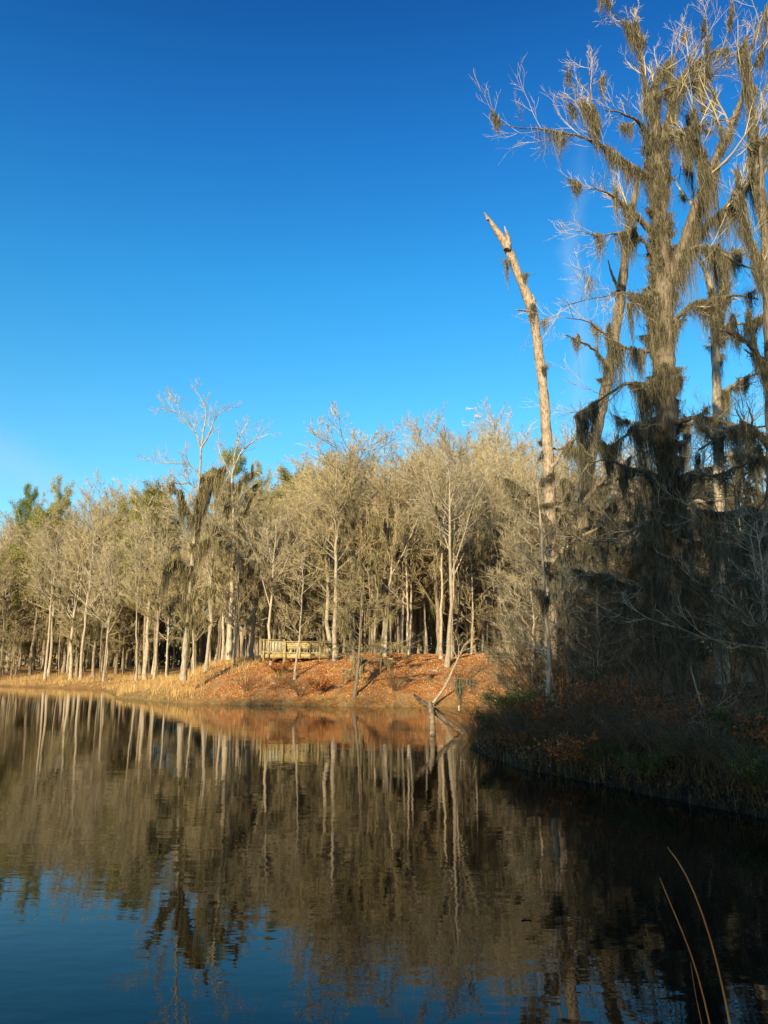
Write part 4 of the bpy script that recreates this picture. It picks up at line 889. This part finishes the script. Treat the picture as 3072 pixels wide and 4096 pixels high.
stem([(1380, 2200), (1345, 2020), (1300, 1850), (1255, 1690), (1200, 1570), (1150, 1460), (1115, 1370), (1095, 1320)], 2.2, 2.4, .0036, 'shorter rust-coloured grass stem left of the longer one')
stem([(1340, 2200), (1300, 2010), (1280, 1960), (1270, 1880), (1262, 1800), (1256, 1760)], 2.25, 2.35, .0018, 'thinnest short grass blade beside the left stem')

# ------------------------------------------------------------------ shrubs
def shrub_geo(seed, h, n=14, spread=.5, leaf=None, dens=0, lsz=.06, r0=.012):
    rng = np.random.default_rng(seed); a = rng.uniform(0, 6.28, n); s_ = np.abs(rng.normal(spread, .25, n)); k = 9; t_ = np.linspace(0, 1, k)
    L = h * rng.uniform(.6, 1.15, n); P = np.zeros((n, k, 3))
    P[..., 0] = (np.cos(a) * s_ * L)[:, None] * t_ ** 1.3 + np.cos(a)[:, None] * .08; P[..., 1] = (np.sin(a) * s_ * L)[:, None] * t_ ** 1.3 + np.sin(a)[:, None] * .08
    P[..., 2] = L[:, None] * (t_ - .22 * t_ ** 2.5)[None] - .05; P += rng.standard_normal(P.shape) * .012 * h * t_[None, :, None]
    Rr = r0 * np.linspace(1, .3, k)[None] * np.ones((n, 1)); st = MB(); st.tubes(P, Rr, 4)
    A, RA = grow(rng, P, Rr, 6, .25, 1, .42, .6, 6, .03, .13, .6, .4, .004, .3); st.tubes(A, RA, 3)
    B, RB_ = grow(rng, A, RA, 5, .2, 1, .45, .6, 4, .03, .15, .7, .4, .003, .3); st.tubes(B, RB_, 3)
    lf = None
    if leaf:
        V = B.reshape(-1, 3); pick = V[rng.integers(0, len(V), dens)]; lf = MB(); lf.leaves(pick + rng.standard_normal(pick.shape) * .04, lsz, rng, .6)
    return st, lf
def make_shrub(name, geo, leaf=None, twig='twig_dark'):
    r = empty(name); geo[0].build('stems', M[twig], r)
    if geo[1]: geo[1].build('foliage', M[leaf], r)
    return r
SH = {'bare': make_shrub('bare_shrub', shrub_geo(61, 1.8, 16, .55)), 'bare2': make_shrub('bare_shrub', shrub_geo(62, 1.4, 18, .8)),
      'green': make_shrub('leafy_shrub', shrub_geo(63, 1.0, 14, .6, True, 2600, .06), 'leaf_green'),
      'rust': make_shrub('rusty_shrub', shrub_geo(64, 1.1, 14, .55, True, 1500, .075), 'leaf_rust'),
      'tall': make_shrub('bare_shrub', shrub_geo(65, 3.2, 12, .35, r0=.018))}
SHL = [(2010, 24.2, .9, 'bare2', 'bare twiggy shrub at the very tip of the right bank'), (2060, 23, 1.0, 'green', 'low green shrub on the bank tip overhanging the water'), (2130, 20.8, .9, 'green', 'green-leaved shrub by the water right of the bank tip'),
 (2080, 25, 1.2, 'bare', 'tall bare shrub behind the green one at the bank tip'), (2170, 19.5, .8, 'rust', 'rusty-leaved shrub at the foot of the slender straight tree'), (2190, 22.5, 1.2, 'bare', 'bare shrub behind the slender straight tree'),
 (2260, 18.4, .9, 'bare2', 'spreading bare shrub right of the slender tree'), (2320, 19.5, 1.0, 'rust', 'rusty shrub in the shade below the dark broken trunk'), (2400, 17.6, .8, 'bare2', 'low bare shrub hanging over the middle of the right bank'),
 (2380, 20.5, 1.1, 'tall', 'tall bare shrub below the dark broken trunk'), (2470, 18.5, .9, 'rust', 'rusty shrub left of the giant trunk foot'), (2560, 17, .9, 'bare', 'bare shrub in front of the giant trunk foot'),
 (2600, 19.5, 1.0, 'tall', 'tall bare shrub at the foot of the giant mossy tree'), (2660, 15.8, .8, 'rust', 'rusty shrub near the water below the giant tree'), (2740, 17.4, 1.0, 'bare', 'bare shrub right of the giant trunk foot'),
 (2800, 15.2, .9, 'bare2', 'low spreading bare shrub near the water at lower right'), (2880, 17.5, 1.1, 'tall', 'tall bare shrub under the pale right-hand tree'), (2920, 14.5, .7, 'green', 'dark green shrub at the lower right bank edge'),
 (2990, 15.4, 1.0, 'bare', 'bare shrub near the right edge above the bank'), (3060, 13.2, .7, 'rust', 'rusty shrub at the right edge by the water'), (3040, 17.5, 1.2, 'tall', 'tall bare shrub at the right edge under the trees'),
 (2140, 27, 1.2, 'tall', 'tall bare shrub behind the bank tip beside the bent dead trunk'), (2240, 26, 1.2, 'tall', 'tall bare shrub between the broken trunks'), (2480, 23.5, 1.2, 'tall', 'tall bare shrub behind the giant tree foot on the left'),
 (2690, 22.5, 1.2, 'tall', 'tall bare shrub behind the giant tree foot on the right'), (2080, 28.5, 1.0, 'bare', 'bare shrub on the back slope of the bank tip'), (2120, 37, 1.2, 'tall', 'tall bare shrub in the hollow at the right end of the orange bank'),
 (1125, 50.5, .0, 'rust', 'small rusty-leaved bush on the slope below the deck'), (1210, 47, .0, 'bare2', 'low bare bush at the shore below the deck bench'), (1290, 47, .0, 'rust', 'rust-brown bush at the shore below the right of the deck'),
 (1580, 46.6, .0, 'bare', 'thin pale-stemmed bush on the orange bank by the shore'), (1000, 49, .0, 'bare2', 'straggly bush left of the small sandy patch'), (1840, 46.5, 0, 'bare', 'tiny upright bush right of the leaning sapling')]
for px, Y, h, k_, lab in SHL:
    X = (px - 1536) / F * Y
    if h == 0: h = 1.05
    place(SH[k_], X, Y, h, rngp.uniform(0, 6.28), lab, 'shrub', 'shrubs along the water', z=max(tz(X, Y), 0) + .03)
rs = np.random.default_rng(14); kk = ['bare2', 'rust', 'bare', 'bare2', 'green', 'bare']
edge = WATER[16:24]; cum = np.r_[0, np.cumsum(np.linalg.norm(np.diff(edge, axis=0), axis=1))]
for i_ in range(44):
    u = rs.uniform(0, cum[-1]); X = np.interp(u, cum, edge[:, 0]) + rs.uniform(.0, 1.1); Y = np.interp(u, cum, edge[:, 1]) + rs.uniform(.0, .5); k_ = kk[rs.integers(6)]
    place(SH[k_], X, Y, (.68 if i_ % 2 else .45) * rs.uniform(.9, 1.1), rs.uniform(0, 6.28), ('knee-high, ' if i_ % 2 else 'very low, ') + {'green': 'small green shrub', 'rust': 'small rusty-leaved shrub', 'bare': 'small upright bare shrub', 'bare2': 'small spreading bare shrub'}[k_] + ' ' + ('at the bank tip beside the dead log' if Y > 21 else 'below the slender straight tree' if Y > 17.5 else 'low on the bank below the giant tree' if Y > 14 else 'at the lower right bank edge'), 'shrub', 'small shrubs along the right bank edge', z=max(tz(X, Y), 0))
# small dead branches standing in the right bank: pale crooked sapling
def z8(x, y): return 1800 + x / 1.3043, 2500 + y / 1.3043
def l8(pts, Y0, Y1, k=12):
    P = []; Rr = []
    for a, (x, y, wd) in enumerate(pts):
        Y = Y0 + (Y1 - Y0) * a / (len(pts) - 1); P.append(at(*z8(x, y), Y)); Rr.append(wd / 1.3043 * Y / F / 2)
    return resample(P, k, Rr)
hero('crooked_sapling', 'thin pale crooked sapling leaning left on the shaded right bank', None, [l8([(1382, 740, 14), (1382, 660, 13), (1365, 570, 12), (1340, 490, 11), (1300, 380, 9), (1270, 280, 7), (1250, 200, 4)], 15, 15.2)],
     [l8([(1370, 590, 8), (1330, 510, 6), (1280, 500, 4), (1230, 505, 3)], 15, 14.6), l8([(1350, 520, 7), (1400, 420, 5), (1470, 360, 4), (1540, 350, 3)], 15, 15.4), l8([(1375, 560, 6), (1420, 510, 4), (1480, 500, 3)], 15, 14.6)], (5, 4, 2), 0, 0, 71, bark='bark_pale', twigr=.004)
hero('crooked_sapling', 'small forked dead sapling leaning left over the right bank grass', None, [l8([(836, 640, 10), (834, 580, 10), (815, 545, 9), (800, 520, 8), (785, 480, 5)], 18, 18)],
     [l8([(825, 560, 7), (850, 530, 5), (865, 505, 3)], 18, 18), l8([(800, 520, 6), (770, 500, 4), (740, 470, 3)], 18, 17.6)], (4, 3, 2), 0, 0, 72, bark='bark_pale', twigr=.004)

# ------------------------------------------------------------------ ground cover
rng = np.random.default_rng(99)
def scatter(n, x0, x1, y0, y1, f):
    X = rng.uniform(x0, x1, n); Y = rng.uniform(y0, y1, n); s_ = inland(X, Y); k = f(X, Y, s_); X = X[k]; Y = Y[k]
    return np.stack([X, Y, terrain(X, Y)], -1), s_[k]
P, s_ = scatter(90000, -14, 14, 44, 62, lambda X, Y, s_: (s_ > .25) & (s_ < 13) & (vnoise(X, Y, 1.7, 21) + .6 * vnoise(X, Y, .5, 22) > -.22))
q = MB(); q.leaves(P + np.array([0, 0, .03]), .062, rng, .7, .45); tag(q.build('fallen_leaves', M['litter']), 'orange fallen leaves carpeting the far bank', 'leaf litter', kind='stuff')
P, s_ = scatter(70000, 2, 18, 10, 40, lambda X, Y, s_: (s_ > .1) & (s_ < 14))
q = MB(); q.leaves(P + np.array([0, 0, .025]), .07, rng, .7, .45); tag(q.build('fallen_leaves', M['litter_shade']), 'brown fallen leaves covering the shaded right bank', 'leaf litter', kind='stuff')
def blades(P, h, wdt, lean, name, m_, label):
    n = len(P); a = rng.uniform(0, 6.28, n); l = rng.uniform(0, lean, n); H = h * rng.lognormal(0, .35, n); k = 4; t_ = np.linspace(0, 1, k)
    B = P[:, None, :] + np.zeros((1, k, 1)); B[..., 0] += (np.cos(a) * l * H)[:, None] * t_ ** 1.8; B[..., 1] += (np.sin(a) * l * H)[:, None] * t_ ** 1.8; B[..., 2] += H[:, None] * t_ * (1 - .25 * (l[:, None] * t_)) - .03
    q = MB(); q.ribbons(B, wdt * np.linspace(1, .2, k)[None] * np.ones((n, 1)), rng); tag(q.build(name, M[m_]), label, 'grass', kind='stuff')
cl = lambda X, Y, s, sd: vnoise(X, Y, s, sd)
P, s_ = scatter(170000, -50, -6, 46, 118, lambda X, Y, s_: (s_ > .15) & (s_ < 9) & (cl(X, Y, 2.4, 11) + cl(X, Y, .8, 12) * .6 > -.08 + .05 * (X + 20) / 14) & (np.abs(X) < Y * .55))
blades(P, .38, .022, .7, 'dry_grass', 'straw', 'golden dry grass along the left shore')
P, s_ = scatter(32000, -30, 9, 44, 75, lambda X, Y, s_: (s_ > -.15) & (s_ < .9 + cl(X, Y, 3, 13) * 1.5))
blades(P, .16, .02, .8, 'shore_grass', 'grass_green', 'low green grass along the far waterline')
P, s_ = scatter(60000, 1.5, 9, 9, 27, lambda X, Y, s_: (s_ > -.1) & (s_ < 1.6) & (cl(X, Y, 1.3, 14) > -.12))
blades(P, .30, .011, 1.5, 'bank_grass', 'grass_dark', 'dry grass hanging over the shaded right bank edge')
P, s_ = scatter(26000, 1.5, 9, 9, 27, lambda X, Y, s_: (s_ > -.1) & (s_ < 1.8) & (cl(X, Y, 1.3, 14) < .12))
blades(P[::4], .24, .012, 1.2, 'bank_grass', 'grass_green', 'green grass on the shaded right bank edge')
P, s_ = scatter(9000, 1, 7, 1.0, 3.5, lambda X, Y, s_: (s_ > 0))
blades(P[P[:, 1] < 2.6], .22, .008, .9, 'bank_grass', 'straw', 'dry grass on the near shore')
# prototypes never placed would be left at the origin
for k_, p_ in list(T.items()) + list(SH.items()):
    if p_.name not in used:
        for ch in list(p_.children): bpy.data.objects.remove(ch)
        bpy.data.objects.remove(p_)
print('scene built')
